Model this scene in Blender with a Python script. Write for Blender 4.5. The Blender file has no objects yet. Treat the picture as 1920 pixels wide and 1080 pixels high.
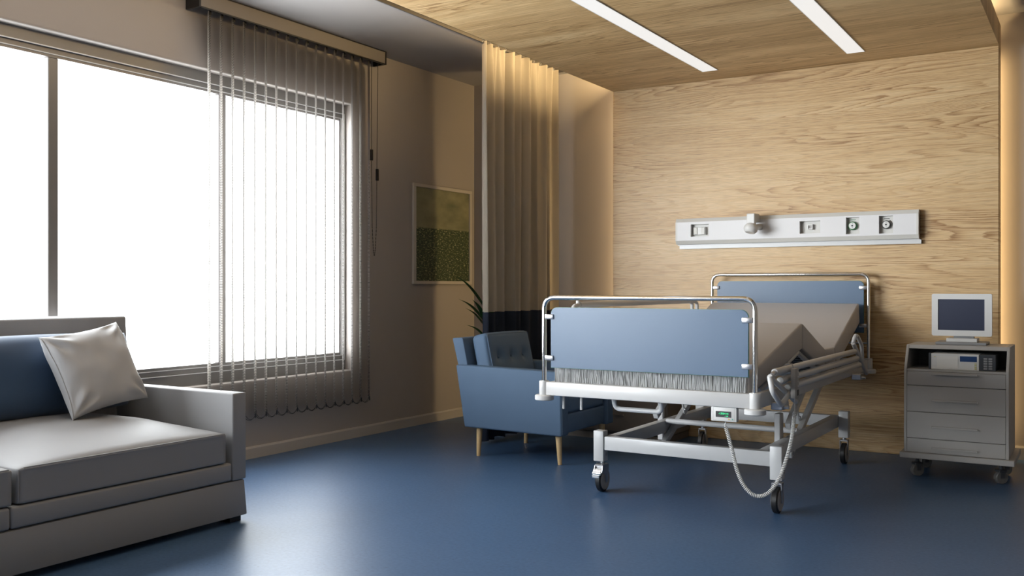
import bpy, bmesh, math, random
from mathutils import Vector, Matrix, noise

random.seed(7)
S = bpy.context.scene
COL = S.collection

# ------------------------------------------------------------------ camera, world, light, exposure
FPX = 1776.5
TH = math.radians(31.766)
cam_d = bpy.data.cameras.new('camera')
cam_d.sensor_width = 36.0
cam_d.lens = FPX / 1920.0 * 36.0
cam_d.clip_start = 0.05
cam = bpy.data.objects.new('camera', cam_d)
COL.objects.link(cam)
cam.location = (0, 0, 1.15)
cam.rotation_euler = (math.pi / 2, 0, TH)
S.camera = cam

world = bpy.data.worlds.new('overcast_sky')
S.world = world
world.use_nodes = True
bg = world.node_tree.nodes['Background']
bg.inputs['Color'].default_value = (0.93, 0.965, 1.0, 1)
# overcast sky with a broad bright haze around the low, veiled sun
SKY, HAZE, HAZE_K, GROUND = 11.0, 33.0, 30.0, 7.0
SUN_DIR = (-0.48, -0.877, 0.03)
_nt = world.node_tree
_tc = _nt.nodes.new('ShaderNodeTexCoord')
_dot = _nt.nodes.new('ShaderNodeVectorMath'); _dot.operation = 'DOT_PRODUCT'
_dot.inputs[1].default_value = SUN_DIR
_nt.links.new(_tc.outputs['Generated'], _dot.inputs[0])
_m1 = _nt.nodes.new('ShaderNodeMath'); _m1.operation = 'MULTIPLY_ADD'; _m1.inputs[1].default_value = HAZE_K; _m1.inputs[2].default_value = -HAZE_K
_m2 = _nt.nodes.new('ShaderNodeMath'); _m2.operation = 'EXPONENT'
_m3 = _nt.nodes.new('ShaderNodeMath'); _m3.operation = 'MULTIPLY_ADD'; _m3.inputs[1].default_value = HAZE; _m3.inputs[2].default_value = SKY
_nt.links.new(_dot.outputs['Value'], _m1.inputs[0]); _nt.links.new(_m1.outputs[0], _m2.inputs[0])
_nt.links.new(_m2.outputs[0], _m3.inputs[0])
# pale, sunlit ground outside: the lower half of the surroundings is bright too
_sep = _nt.nodes.new('ShaderNodeSeparateXYZ'); _nt.links.new(_tc.outputs['Generated'], _sep.inputs[0])
_g = _nt.nodes.new('ShaderNodeMapRange'); _g.interpolation_type = 'SMOOTHSTEP'
_g.inputs['From Min'].default_value = 0.0; _g.inputs['From Max'].default_value = -0.35
_g.inputs['To Min'].default_value = 0.0; _g.inputs['To Max'].default_value = GROUND
_nt.links.new(_sep.outputs[2], _g.inputs[0])
_ad = _nt.nodes.new('ShaderNodeMath'); _ad.operation = 'ADD'
_nt.links.new(_m3.outputs[0], _ad.inputs[0]); _nt.links.new(_g.outputs[0], _ad.inputs[1])
_nt.links.new(_ad.outputs[0], bg.inputs['Strength'])

S.view_settings.view_transform = 'Standard'
S.view_settings.look = 'None'
S.view_settings.exposure = 0.0
S.view_settings.gamma = 1.0
S.view_settings.use_curve_mapping = False
S.cycles.use_denoising = True
S.cycles.max_bounces = 8
S.cycles.diffuse_bounces = 2
S.cycles.glossy_bounces = 4
S.cycles.transparent_max_bounces = 16
S.cycles.sample_clamp_indirect = 6.0

WARM = (1.0, 0.725, 0.36)


def area(name, loc, rot, sx, sy, power, color, portal=False, spread=None):
    d = bpy.data.lights.new(name, 'AREA')
    d.shape = 'RECTANGLE'
    d.size = sx
    d.size_y = sy
    d.energy = power
    d.color = color
    if spread:
        d.spread = math.radians(spread)
    o = bpy.data.objects.new(name, d)
    COL.objects.link(o)
    o.location = loc
    o.rotation_euler = rot
    if portal:
        d.cycles.is_portal = True
    return o


# daylight portal in the window opening (only guides sampling of the sky)
area('window_portal', (-5.02, 0.75, 1.54), (0, -math.pi / 2, 0), 2.0, 9.6, 1.0, (1, 1, 1), portal=True)
# warm LED tape hidden behind the edges of the timber wall panel and the dropped timber ceiling
area('led_wall_left', (-3.28, 7.157, 1.42), (0, math.pi / 2, 0), 2.6, 0.05, 10.0, WARM)
area('led_wall_right', (-0.63, 7.157, 1.42), (0, -math.pi / 2, 0), 2.6, 0.05, 6.0, WARM)
area('led_ceiling_left', (-3.29, 6.25, 2.90), (0, math.radians(98), 0), 0.05, 1.7, 21.0, WARM)
area('led_ceiling_left_long', (-3.29, 3.3, 2.90), (0, math.radians(94), 0), 0.05, 4.0, 9.0, WARM)
area('led_ceiling_right', (-0.68, 4.15, 2.825), (math.pi, 0, 0), 0.06, 5.8, 30.0, WARM)


# ------------------------------------------------------------------ material helpers
def newmat(name):
    m = bpy.data.materials.new(name)
    m.use_nodes = True
    nt = m.node_tree
    for n in list(nt.nodes):
        nt.nodes.remove(n)
    out = nt.nodes.new('ShaderNodeOutputMaterial')
    p = nt.nodes.new('ShaderNodeBsdfPrincipled')
    nt.links.new(p.outputs[0], out.inputs[0])
    return m, nt, p, out


def N(nt, t, **kw):
    n = nt.nodes.new(t)
    for k, v in kw.items():
        if k.startswith('i_'):
            n.inputs[k[2:].replace('_', ' ')].default_value = v
        else:
            setattr(n, k, v)
    return n


def L(nt, a, b):
    nt.links.new(a, b)


def c4(c):
    return (c[0], c[1], c[2], 1.0)


def plain(name, col, rough=0.5, metal=0.0, var=0.06, vscale=6.0, bump=0.0, bscale=400.0, sheen=0.0, coat=0.0, spec=0.5):
    m, nt, p, out = newmat(name)
    tc = N(nt, 'ShaderNodeTexCoord')
    nz = N(nt, 'ShaderNodeTexNoise', i_Scale=vscale, i_Detail=3.0)
    L(nt, tc.outputs['Object'], nz.inputs['Vector'])
    mx = N(nt, 'ShaderNodeMix', data_type='RGBA')
    mx.inputs['A'].default_value = c4([c * (1 - var) for c in col])
    mx.inputs['B'].default_value = c4([min(1, c * (1 + var)) for c in col])
    L(nt, nz.outputs['Fac'], mx.inputs['Factor'])
    L(nt, mx.outputs['Result'], p.inputs['Base Color'])
    p.inputs['Roughness'].default_value = rough
    p.inputs['Metallic'].default_value = metal
    p.inputs['Specular IOR Level'].default_value = spec
    p.inputs['Sheen Weight'].default_value = sheen
    p.inputs['Coat Weight'].default_value = coat
    if bump:
        b2 = N(nt, 'ShaderNodeTexNoise', i_Scale=bscale, i_Detail=2.0)
        L(nt, tc.outputs['Object'], b2.inputs['Vector'])
        b = N(nt, 'ShaderNodeBump', i_Strength=bump, i_Distance=0.002)
        L(nt, b2.outputs['Fac'], b.inputs['Height'])
        L(nt, b.outputs['Normal'], p.inputs['Normal'])
    return m


def emit(name, col, strength, base=1.0):
    m, nt, p, out = newmat(name)
    p.inputs['Base Color'].default_value = c4([c * base for c in col])
    p.inputs['Emission Color'].default_value = c4(col)
    p.inputs['Emission Strength'].default_value = strength
    return m


def oak(name, axis_v, light, mid, dark, seed=0.0, rough=0.45, bw=0.42, b0=0.07):
    """Oak veneer with the grain running along X; axis_v is the cross-grain axis (1 = Y, 2 = Z)."""
    m, nt, p, out = newmat(name)
    tc = N(nt, 'ShaderNodeTexCoord')
    sep = N(nt, 'ShaderNodeSeparateXYZ')
    L(nt, tc.outputs['Object'], sep.inputs[0])
    u = sep.outputs[0]
    v = sep.outputs[axis_v]

    def comb(su, sv, off):
        a = N(nt, 'ShaderNodeMath', operation='MULTIPLY'); a.inputs[1].default_value = su
        L(nt, u, a.inputs[0])
        b = N(nt, 'ShaderNodeMath', operation='MULTIPLY'); b.inputs[1].default_value = sv
        L(nt, vv[0], b.inputs[0])
        c = N(nt, 'ShaderNodeCombineXYZ')
        L(nt, a.outputs[0], c.inputs[0]); L(nt, b.outputs[0], c.inputs[1]); c.inputs[2].default_value = off + seed
        return c.outputs[0]
    vv = [v]

    def nz(vec, det=2.0, rough_=0.5):
        n = N(nt, 'ShaderNodeTexNoise', i_Scale=1.0, i_Detail=det, i_Roughness=rough_)
        L(nt, vec, n.inputs['Vector'])
        return n.outputs['Fac']

    def mad(x, mul, add):
        n = N(nt, 'ShaderNodeMath', operation='MULTIPLY_ADD')
        L(nt, x, n.inputs[0]); n.inputs[1].default_value = mul
        if isinstance(add, float):
            n.inputs[2].default_value = add
        else:
            L(nt, add, n.inputs[2])
        return n.outputs[0]
    w1 = nz(comb(0.7, 3.0, 3.0), 1.0)
    w2 = nz(comb(2.0, 8.0, 9.0), 2.0)
    warped = mad(w1, 0.16, v)
    warped = mad(w2, 0.045, warped)
    vv[0] = warped
    broad = nz(comb(0.30, 3.6, 1.0), 3.0, 0.6)
    field = nz(comb(0.28, 4.0, 5.0), 2.0, 0.45)
    vv[0] = v
    streak = nz(comb(1.2, 95.0, 7.0), 4.0, 0.8)
    patch = nz(comb(0.6, 4.0, 12.0), 2.0)
    pores = nz(comb(9.0, 460.0, 2.0), 2.0)
    fr = N(nt, 'ShaderNodeMath', operation='FRACT')
    L(nt, mad(streak, 0.9, mad(field, 40.0, 0.0)), fr.inputs[0])
    pw = N(nt, 'ShaderNodeMath', operation='POWER'); pw.inputs[1].default_value = 3.0
    L(nt, fr.outputs[0], pw.inputs[0])
    pm = N(nt, 'ShaderNodeMapRange'); pm.inputs['From Min'].default_value = 0.42; pm.inputs['From Max'].default_value = 0.66
    L(nt, patch, pm.inputs[0])
    rg = N(nt, 'ShaderNodeMath', operation='MULTIPLY')
    L(nt, pw.outputs[0], rg.inputs[0]); L(nt, mad(pm.outputs[0], 0.75, 0.25), rg.inputs[1])
    s = mad(broad, bw, b0)
    s = mad(streak, 0.62, s)
    s = mad(rg.outputs[0], 0.40, s)
    r = N(nt, 'ShaderNodeValToRGB')
    r.color_ramp.elements[0].position = 0.48
    r.color_ramp.elements[0].color = c4(light)
    r.color_ramp.elements[1].position = 0.90
    r.color_ramp.elements[1].color = c4(dark)
    e = r.color_ramp.elements.new(0.66); e.color = c4(mid)
    L(nt, s, r.inputs[0])
    pr = N(nt, 'ShaderNodeMapRange'); pr.inputs['From Min'].default_value = 0.30; pr.inputs['From Max'].default_value = 0.52
    pr.inputs['To Min'].default_value = 0.62; pr.inputs['To Max'].default_value = 1.0
    L(nt, pores, pr.inputs[0])
    mu = N(nt, 'ShaderNodeMix', data_type='RGBA', blend_type='MULTIPLY')
    mu.inputs['Factor'].default_value = 1.0
    L(nt, r.outputs[0], mu.inputs['A']); L(nt, pr.outputs[0], mu.inputs['B'])
    L(nt, mu.outputs['Result'], p.inputs['Base Color'])
    p.inputs['Roughness'].default_value = rough
    b = N(nt, 'ShaderNodeBump', i_Strength=0.12, i_Distance=0.002, invert=True)
    L(nt, s, b.inputs['Height'])
    L(nt, b.outputs['Normal'], p.inputs['Normal'])
    return m


M = {}
M['wall'] = plain('wall_paint', (0.43, 0.385, 0.35), 0.75, var=0.015, vscale=2, bump=0.08, bscale=160)
M['wall2'] = plain('bounce_cut_wall', (0.06, 0.055, 0.05), 0.75, var=0.015, vscale=2)  # unseen front wall, coloured dark to cut bounced light and raise contrast
M['wall3'] = plain('warm_fill_wall', (0.24, 0.20, 0.16), 0.75, var=0.015, vscale=2)  # right wall out of view, tinted to send warm fill light back
M['ceil'] = plain('ceiling_paint', (0.42, 0.395, 0.38), 0.8, var=0.015, vscale=2, bump=0.06, bscale=160)
M['base'] = plain('baseboard_paint', (0.52, 0.48, 0.44), 0.5, var=0.02)
M['groove'] = plain('groove_paint', (0.10, 0.085, 0.075), 0.6)
M['oakw'] = oak('oak_wall', 2, (0.67, 0.475, 0.255), (0.56, 0.36, 0.165), (0.29, 0.145, 0.045))
M['oakc'] = oak('oak_ceiling', 1, (0.80, 0.58, 0.31), (0.60, 0.39, 0.18), (0.32, 0.18, 0.07), seed=4.0, bw=0.75, b0=-0.09)
M['frame'] = plain('window_aluminium', (0.23, 0.215, 0.205), 0.35, metal=0.3, var=0.02)
M['framelip'] = plain('window_bead_white', (0.8, 0.8, 0.8), 0.35)
M['white'] = plain('white_powder_coat', (0.60, 0.595, 0.59), 0.32, var=0.02)
M['plastic'] = plain('white_plastic', (0.66, 0.65, 0.63), 0.4, var=0.02)
M['bead'] = plain('beige_plastic', (0.60, 0.58, 0.54), 0.45, var=0.02)
M['chrome'] = plain('chrome', (0.78, 0.78, 0.78), 0.12, metal=1.0, var=0.03)
M['steel'] = plain('brushed_steel', (0.5, 0.5, 0.52), 0.3, metal=0.9, var=0.05)
M['board'] = plain('blue_laminate', (0.086, 0.140, 0.225), 0.32, var=0.02, bump=0.10, bscale=900, spec=0.4)
M['edge'] = plain('green_glass_edge', (0.05, 0.22, 0.12), 0.3)
M['sofa'] = plain('grey_leatherette', (0.285, 0.283, 0.288), 0.55, var=0.03, vscale=4, bump=0.10, bscale=500)
M['sofa_dark'] = plain('dark_foot', (0.01, 0.01, 0.01), 0.5)
M['pillow'] = plain('pale_grey_cloth', (0.47, 0.47, 0.48), 0.6, var=0.03, bump=0.12, bscale=600, sheen=0.2)
M['navy'] = plain('navy_velvet', (0.034, 0.076, 0.155), 0.55, var=0.05, bump=0.1, bscale=500, sheen=0.25)
M['chair'] = plain('blue_upholstery', (0.092, 0.146, 0.228), 0.62, var=0.04, bump=0.14, bscale=700, spec=0.2)
M['chairseam'] = plain('blue_piping', (0.098, 0.155, 0.24), 0.5)
M['legwood'] = plain('pale_beech', (0.62, 0.43, 0.22), 0.4, var=0.15, vscale=40)
M['rubber'] = plain('black_rubber', (0.012, 0.012, 0.013), 0.45)
M['hub'] = plain('grey_wheel_cover', (0.38, 0.35, 0.33), 0.45)
M['black'] = plain('black_plastic', (0.012, 0.011, 0.011), 0.35)
M['grey'] = plain('mid_grey_plastic', (0.26, 0.26, 0.265), 0.45)
M['handset'] = plain('taupe_handset_plastic', (0.36, 0.335, 0.31), 0.4)
M['wheelgrey'] = plain('grey_castor_plastic', (0.13, 0.125, 0.12), 0.45)
M['dkgrey'] = plain('dark_grey_plastic', (0.045, 0.048, 0.055), 0.4)
M['screen'] = plain('dark_blue_screen', (0.028, 0.034, 0.065), 0.35, var=0.02)
M['lcd'] = plain('blue_lcd', (0.02, 0.055, 0.16), 0.3, var=0.02)
M['paper'] = plain('pale_label', (0.72, 0.70, 0.66), 0.6, var=0.03)
M['yellow'] = plain('yellow_key', (0.62, 0.55, 0.10), 0.5)
M['orange'] = plain('orange_key', (0.75, 0.38, 0.03), 0.5)
M['teal'] = plain('teal_key', (0.10, 0.42, 0.33), 0.5)
M['cab'] = plain('pale_grey_laminate', (0.40, 0.385, 0.37), 0.42, var=0.02)
M['cabdark'] = plain('cabinet_gap', (0.02, 0.018, 0.016), 0.6)
M['nightstand'] = plain('taupe_laminate', (0.22, 0.19, 0.165), 0.5, var=0.03)
M['green'] = plain('green_ring', (0.01, 0.16, 0.03), 0.35)
M['slate'] = plain('dark_slat_metal', (0.05, 0.06, 0.08), 0.35, metal=0.4)
M['leaf'] = plain('leaf_green', (0.03, 0.16, 0.05), 0.35, var=0.3, vscale=20)
M['bark'] = plain('plant_cane', (0.22, 0.14, 0.08), 0.8, var=0.2, vscale=30)
M['soil'] = plain('potting_soil', (0.03, 0.02, 0.015), 0.9, var=0.4, vscale=60)
M['pot'] = plain('white_ceramic', (0.6, 0.58, 0.55), 0.3)
M['diff'] = emit('light_diffuser', (1.0, 0.985, 0.96), 0.76, 0.25)
M['green_led'] = emit('green_display_digits', (0.05, 0.95, 0.35), 0.7)
M['cream'] = plain('cream_curtain_cloth', (0.62, 0.55, 0.455), 0.75, var=0.03, bump=0.15, bscale=500, sheen=0.1)
M['band'] = plain('navy_curtain_band', (0.030, 0.042, 0.075), 0.75, var=0.05, bump=0.15, bscale=500)
M['picframe'] = plain('pale_picture_frame', (0.60, 0.545, 0.475), 0.45, var=0.03)


def floor_mat():
    m, nt, p, out = newmat('blue_vinyl_floor')
    tc = N(nt, 'ShaderNodeTexCoord')
    n1 = N(nt, 'ShaderNodeTexNoise', i_Scale=60.0, i_Detail=3.0)
    n2 = N(nt, 'ShaderNodeTexNoise', i_Scale=1.5, i_Detail=3.0)
    vo = N(nt, 'ShaderNodeTexVoronoi', i_Scale=38.0)
    for n in (n1, n2):
        L(nt, tc.outputs['Object'], n.inputs['Vector'])
    fm = N(nt, 'ShaderNodeMapping'); fm.inputs['Scale'].default_value = (0.55, 1.5, 1.0)
    L(nt, tc.outputs['Object'], fm.inputs[0]); L(nt, fm.outputs[0], vo.inputs['Vector'])
    r = N(nt, 'ShaderNodeValToRGB')
    r.color_ramp.elements[0].position = 0.3; r.color_ramp.elements[0].color = (0.048, 0.100, 0.200, 1)
    r.color_ramp.elements[1].position = 0.7; r.color_ramp.elements[1].color = (0.070, 0.137, 0.260, 1)
    L(nt, n1.outputs['Fac'], r.inputs[0])
    fl = N(nt, 'ShaderNodeMapRange'); fl.inputs['From Min'].default_value = 0.07; fl.inputs['From Max'].default_value = 0.16
    fl.inputs['To Min'].default_value = 0.55; fl.inputs['To Max'].default_value = 1.0
    L(nt, vo.outputs['Distance'], fl.inputs[0])
    mu = N(nt, 'ShaderNodeMix', data_type='RGBA', blend_type='MULTIPLY'); mu.inputs['Factor'].default_value = 0.9
    L(nt, r.outputs[0], mu.inputs['A']); L(nt, fl.outputs[0], mu.inputs['B'])
    L(nt, mu.outputs['Result'], p.inputs['Base Color'])
    rr = N(nt, 'ShaderNodeMapRange'); rr.inputs['To Min'].default_value = 0.33; rr.inputs['To Max'].default_value = 0.44
    L(nt, n2.outputs['Fac'], rr.inputs[0])
    L(nt, rr.outputs[0], p.inputs['Roughness'])
    b = N(nt, 'ShaderNodeBump', i_Strength=0.05, i_Distance=0.001)
    L(nt, n1.outputs['Fac'], b.inputs['Height']); L(nt, b.outputs['Normal'], p.inputs['Normal'])
    return m


def glass_mat():
    m, nt, p, out = newmat('window_glass')
    nt.nodes.remove(p)
    t = N(nt, 'ShaderNodeBsdfTransparent'); t.inputs[0].default_value = (0.97, 0.98, 0.98, 1)
    g = N(nt, 'ShaderNodeBsdfGlossy'); g.inputs['Roughness'].default_value = 0.02
    fr = N(nt, 'ShaderNodeFresnel')
    ge = N(nt, 'ShaderNodeNewGeometry')
    io = N(nt, 'ShaderNodeMapRange'); io.inputs['To Min'].default_value = 1.3; io.inputs['To Max'].default_value = 1 / 1.3
    L(nt, ge.outputs['Backfacing'], io.inputs[0]); L(nt, io.outputs[0], fr.inputs['IOR'])
    mx = N(nt, 'ShaderNodeMixShader')
    L(nt, fr.outputs[0], mx.inputs[0]); L(nt, t.outputs[0], mx.inputs[1]); L(nt, g.outputs[0], mx.inputs[2])
    L(nt, mx.outputs[0], out.inputs[0])
    return m


def vane_mat():
    """woven screen cloth: a diagonal weave with small see-through holes"""
    m, nt, p, out = newmat('woven_blind_cloth')
    p.inputs['Roughness'].default_value = 0.7
    tl = N(nt, 'ShaderNodeBsdfTranslucent'); tl.inputs[0].default_value = (0.62, 0.62, 0.62, 1)
    tc = N(nt, 'ShaderNodeTexCoord')
    wv = N(nt, 'ShaderNodeTexWave', i_Scale=95.0, bands_direction='DIAGONAL')
    L(nt, tc.outputs['Object'], wv.inputs['Vector'])
    w2 = N(nt, 'ShaderNodeTexWave', i_Scale=30.0, bands_direction='Z')
    L(nt, tc.outputs['Object'], w2.inputs['Vector'])
    th = N(nt, 'ShaderNodeValToRGB')
    th.color_ramp.elements[0].position = 0.20; th.color_ramp.elements[0].color = (0.040, 0.037, 0.034, 1)
    th.color_ramp.elements[1].position = 0.34; th.color_ramp.elements[1].color = (0.58, 0.54, 0.50, 1)
    L(nt, w2.outputs['Fac'], th.inputs[0]); L(nt, th.outputs[0], p.inputs['Base Color'])
    tr = N(nt, 'ShaderNodeBsdfTransparent')
    m1 = N(nt, 'ShaderNodeMixShader'); m1.inputs[0].default_value = 0.02
    L(nt, p.outputs[0], m1.inputs[1]); L(nt, tl.outputs[0], m1.inputs[2])
    mr = N(nt, 'ShaderNodeMapRange'); mr.inputs['From Min'].default_value = 0.55; mr.inputs['From Max'].default_value = 0.75
    mr.inputs['To Min'].default_value = 0.0; mr.inputs['To Max'].default_value = 0.10
    L(nt, wv.outputs['Fac'], mr.inputs[0])
    m2 = N(nt, 'ShaderNodeMixShader')
    L(nt, mr.outputs[0], m2.inputs[0]); L(nt, m1.outputs[0], m2.inputs[1]); L(nt, tr.outputs[0], m2.inputs[2])
    L(nt, m2.outputs[0], out.inputs[0])
    return m


def matt_mat():
    m, nt, p, out = newmat('mattress_cover')
    p.inputs['Base Color'].default_value = (0.50, 0.465, 0.445, 1)
    p.inputs['Roughness'].default_value = 0.55
    p.inputs['Sheen Weight'].default_value = 0.15
    tc = N(nt, 'ShaderNodeTexCoord')
    w = N(nt, 'ShaderNodeTexWave', i_Scale=70.0, bands_direction='DIAGONAL')
    w.inputs['Distortion'].default_value = 1.5
    L(nt, tc.outputs['Object'], w.inputs['Vector'])
    b = N(nt, 'ShaderNodeBump', i_Strength=0.10, i_Distance=0.002)
    L(nt, w.outputs['Fac'], b.inputs['Height']); L(nt, b.outputs['Normal'], p.inputs['Normal'])
    return m


def pleat_mat():
    m, nt, p, out = newmat('gathered_mattress_end')
    p.inputs['Base Color'].default_value = (0.78, 0.78, 0.78, 1)
    p.inputs['Roughness'].default_value = 0.6
    return m


def print_mat():
    """photograph of a green field running to a hazy horizon, sparkling lights in the grass"""
    m, nt, p, out = newmat('framed_print')
    tc = N(nt, 'ShaderNodeTexCoord')
    sep = N(nt, 'ShaderNodeSeparateXYZ'); L(nt, tc.outputs['Object'], sep.inputs[0])
    z = sep.outputs[2]
    mp = N(nt, 'ShaderNodeMapping'); mp.inputs['Scale'].default_value = (1, 22, 60)
    L(nt, tc.outputs['Object'], mp.inputs[0])
    n = N(nt, 'ShaderNodeTexNoise', i_Scale=1.6, i_Detail=5.0, i_Roughness=0.75); L(nt, mp.outputs[0], n.inputs['Vector'])
    mp2 = N(nt, 'ShaderNodeMapping'); mp2.inputs['Scale'].default_value = (1, 2.5, 5)
    L(nt, tc.outputs['Object'], mp2.inputs[0])
    n2 = N(nt, 'ShaderNodeTexNoise', i_Scale=1.5, i_Detail=3.0); L(nt, mp2.outputs[0], n2.inputs['Vector'])
    field = N(nt, 'ShaderNodeValToRGB'); e = field.color_ramp.elements
    e[0].position = 0.45; e[0].color = (0.032, 0.052, 0.026, 1)
    e[1].position = 0.66; e[1].color = (0.85, 0.75, 0.42, 1)
    k = e.new(0.56); k.color = (0.090, 0.115, 0.050, 1)
    L(nt, n.outputs['Fac'], field.inputs[0])
    sky = N(nt, 'ShaderNodeValToRGB'); e = sky.color_ramp.elements
    e[0].position = 0.3; e[0].color = (0.16, 0.17, 0.10, 1)
    e[1].position = 0.7; e[1].color = (0.36, 0.33, 0.19, 1)
    L(nt, n2.outputs['Fac'], sky.inputs[0])
    st = N(nt, 'ShaderNodeMapRange'); st.inputs['From Min'].default_value = 0.475; st.inputs['From Max'].default_value = 0.487
    L(nt, z, st.inputs[0])
    mx = N(nt, 'ShaderNodeMix', data_type='RGBA')
    L(nt, st.outputs[0], mx.inputs['Factor']); L(nt, field.outputs[0], mx.inputs['A']); L(nt, sky.outputs[0], mx.inputs['B'])
    L(nt, mx.outputs['Result'], p.inputs['Base Color'])
    p.inputs['Roughness'].default_value = 0.4
    return m


M['floor'] = floor_mat()
M['glass'] = glass_mat()
M['vane'] = vane_mat()
M['matt'] = matt_mat()
M['pleat'] = pleat_mat()
M['print'] = print_mat()


# ------------------------------------------------------------------ geometry helpers
def origin_of(o):
    v = Vector((0, 0, 0))
    while o is not None:
        v = v + o.location
        o = o.parent
    return v


class MB:
    """collects shapes given in world coordinates and links them as one mesh object"""

    def __init__(self):
        self.bm = bmesh.new()

    def _bev(self, verts, w, seg):
        es = {e for v in verts for e in v.link_edges}
        bmesh.ops.bevel(self.bm, geom=list(es), offset=w, offset_type='OFFSET', segments=seg, profile=0.5, affect='EDGES', clamp_overlap=True)

    def box(self, a, b, bev=0.0, seg=2, rot=None, piv=None):
        r = bmesh.ops.create_cube(self.bm, size=1.0)
        vs = r['verts']
        c = [(a[i] + b[i]) / 2 for i in range(3)]
        d = [abs(b[i] - a[i]) for i in range(3)]
        for v in vs:
            v.co = Vector((v.co.x * d[0] + c[0], v.co.y * d[1] + c[1], v.co.z * d[2] + c[2]))
        if rot is not None:
            pv = Vector(piv if piv else c)
            for v in vs:
                v.co = rot @ (v.co - pv) + pv
        if bev:
            self._bev(vs, bev, seg)
        return self

    def cyl(self, p0, p1, r0, r1=None, seg=20, bev=0.0):
        r1 = r0 if r1 is None else r1
        p0 = Vector(p0); p1 = Vector(p1)
        d = p1 - p0
        q = d.to_track_quat('Z', 'Y').to_matrix()
        vs0, vs1 = [], []
        for k in range(seg):
            a = 2 * math.pi * k / seg
            u = Vector((math.cos(a), math.sin(a), 0))
            vs0.append(self.bm.verts.new(p0 + q @ (u * r0)))
            vs1.append(self.bm.verts.new(p1 + q @ (u * r1)))
        for k in range(seg):
            j = (k + 1) % seg
            self.bm.faces.new((vs0[k], vs0[j], vs1[j], vs1[k]))
        f0 = self.bm.faces.new(vs0[::-1]); f1 = self.bm.faces.new(vs1)
        if bev:
            es = list(f0.edges) + list(f1.edges)
            bmesh.ops.bevel(self.bm, geom=es, offset=bev, offset_type='OFFSET', segments=2, profile=0.5, affect='EDGES')
        return self

    def lathe(self, c, prof, seg=28, axis='Z'):
        c = Vector(c)
        rings = []
        for (r, h) in prof:
            ring = []
            for k in range(seg):
                a = 2 * math.pi * k / seg
                p = (r * math.cos(a), r * math.sin(a), h)
                if axis == 'X':
                    p = (p[2], p[0], p[1])
                elif axis == 'Y':
                    p = (p[0], p[2], p[1])
                ring.append(self.bm.verts.new(c + Vector(p)))
            rings.append(ring)
        for i in range(len(rings) - 1):
            for k in range(seg):
                j = (k + 1) % seg
                self.bm.faces.new((rings[i][k], rings[i][j], rings[i + 1][j], rings[i + 1][k]))
        self.bm.faces.new(rings[0][::-1]); self.bm.faces.new(rings[-1])
        return self

    def tube(self, pts, r, seg=12, closed=False):
        pts = [Vector(p) for p in pts]
        n = len(pts)
        rings = []
        up = None
        for i in range(n):
            if closed:
                t = (pts[(i + 1) % n] - pts[i - 1]).normalized()
            elif i == 0:
                t = (pts[1] - pts[0]).normalized()
            elif i == n - 1:
                t = (pts[-1] - pts[-2]).normalized()
            else:
                t = ((pts[i + 1] - pts[i]).normalized() + (pts[i] - pts[i - 1]).normalized()).normalized()
            if up is None:
                up = t.orthogonal().normalized()
            else:
                up = (up - t * up.dot(t))
                up = up.normalized() if up.length > 1e-6 else t.orthogonal().normalized()
            w = t.cross(up)
            rr = r[i] if isinstance(r, (list, tuple)) else r
            rings.append([self.bm.verts.new(pts[i] + (up * math.cos(2 * math.pi * k / seg) + w * math.sin(2 * math.pi * k / seg)) * rr) for k in range(seg)])
        m = n if closed else n - 1
        for i in range(m):
            a, b = rings[i], rings[(i + 1) % n]
            for k in range(seg):
                j = (k + 1) % seg
                self.bm.faces.new((a[k], a[j], b[j], b[k]))
        if not closed:
            self.bm.faces.new(rings[0][::-1]); self.bm.faces.new(rings[-1])
        return self

    def prism(self, poly, axis, a, b, bev=0.0, seg=2):
        """poly: 2-D points; axis 'X' -> (y,z), 'Y' -> (x,z), 'Z' -> (x,y); extruded from a to b"""
        def P(p, h):
            return {'X': (h, p[0], p[1]), 'Y': (p[0], h, p[1]), 'Z': (p[0], p[1], h)}[axis]
        v0 = [self.bm.verts.new(P(p, a)) for p in poly]
        v1 = [self.bm.verts.new(P(p, b)) for p in poly]
        n = len(poly)
        for k in range(n):
            j = (k + 1) % n
            self.bm.faces.new((v0[k], v0[j], v1[j], v1[k]))
        self.bm.faces.new(v0[::-1]); self.bm.faces.new(v1)
        if bev:
            self._bev(v0 + v1, bev, seg)
        return self

    def surf(self, fn, nu, nv, closed_u=False):
        g = [[self.bm.verts.new(fn(i / (nu - (0 if closed_u else 1)), j / (nv - 1))) for i in range(nu)] for j in range(nv)]
        for j in range(nv - 1):
            for i in range(nu if closed_u else nu - 1):
                k = (i + 1) % nu
                self.bm.faces.new((g[j][i], g[j][k], g[j + 1][k], g[j + 1][i]))
        return g

    def build(self, name, mat, parent=None, smooth=True, angle=35, origin=None):
        bmesh.ops.recalc_face_normals(self.bm, faces=self.bm.faces)
        me = bpy.data.meshes.new(name)
        if parent is not None:
            off = origin_of(parent)
            loc = Vector((0, 0, 0))
        elif origin is not None:
            off = Vector(origin); loc = off
        else:
            off = Vector((0, 0, 0)); loc = off
        if off.length:
            bmesh.ops.translate(self.bm, verts=self.bm.verts, vec=-off)
        self.bm.to_mesh(me)
        self.bm.free()
        if smooth:
            me.polygons.foreach_set('use_smooth', [True] * len(me.polygons))
            me.set_sharp_from_angle(angle=math.radians(angle))
        me.materials.append(M[mat] if isinstance(mat, str) else mat)
        o = bpy.data.objects.new(name, me)
        COL.objects.link(o)
        o.location = loc
        if parent is not None:
            o.parent = parent
        return o


def thing(name, label, cat, loc, group=None):
    o = bpy.data.objects.new(name, None)
    o.empty_display_size = 0.1
    COL.objects.link(o)
    o.location = loc
    o['label'] = label; o['category'] = cat
    if group:
        o['group'] = group
    return o


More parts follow.
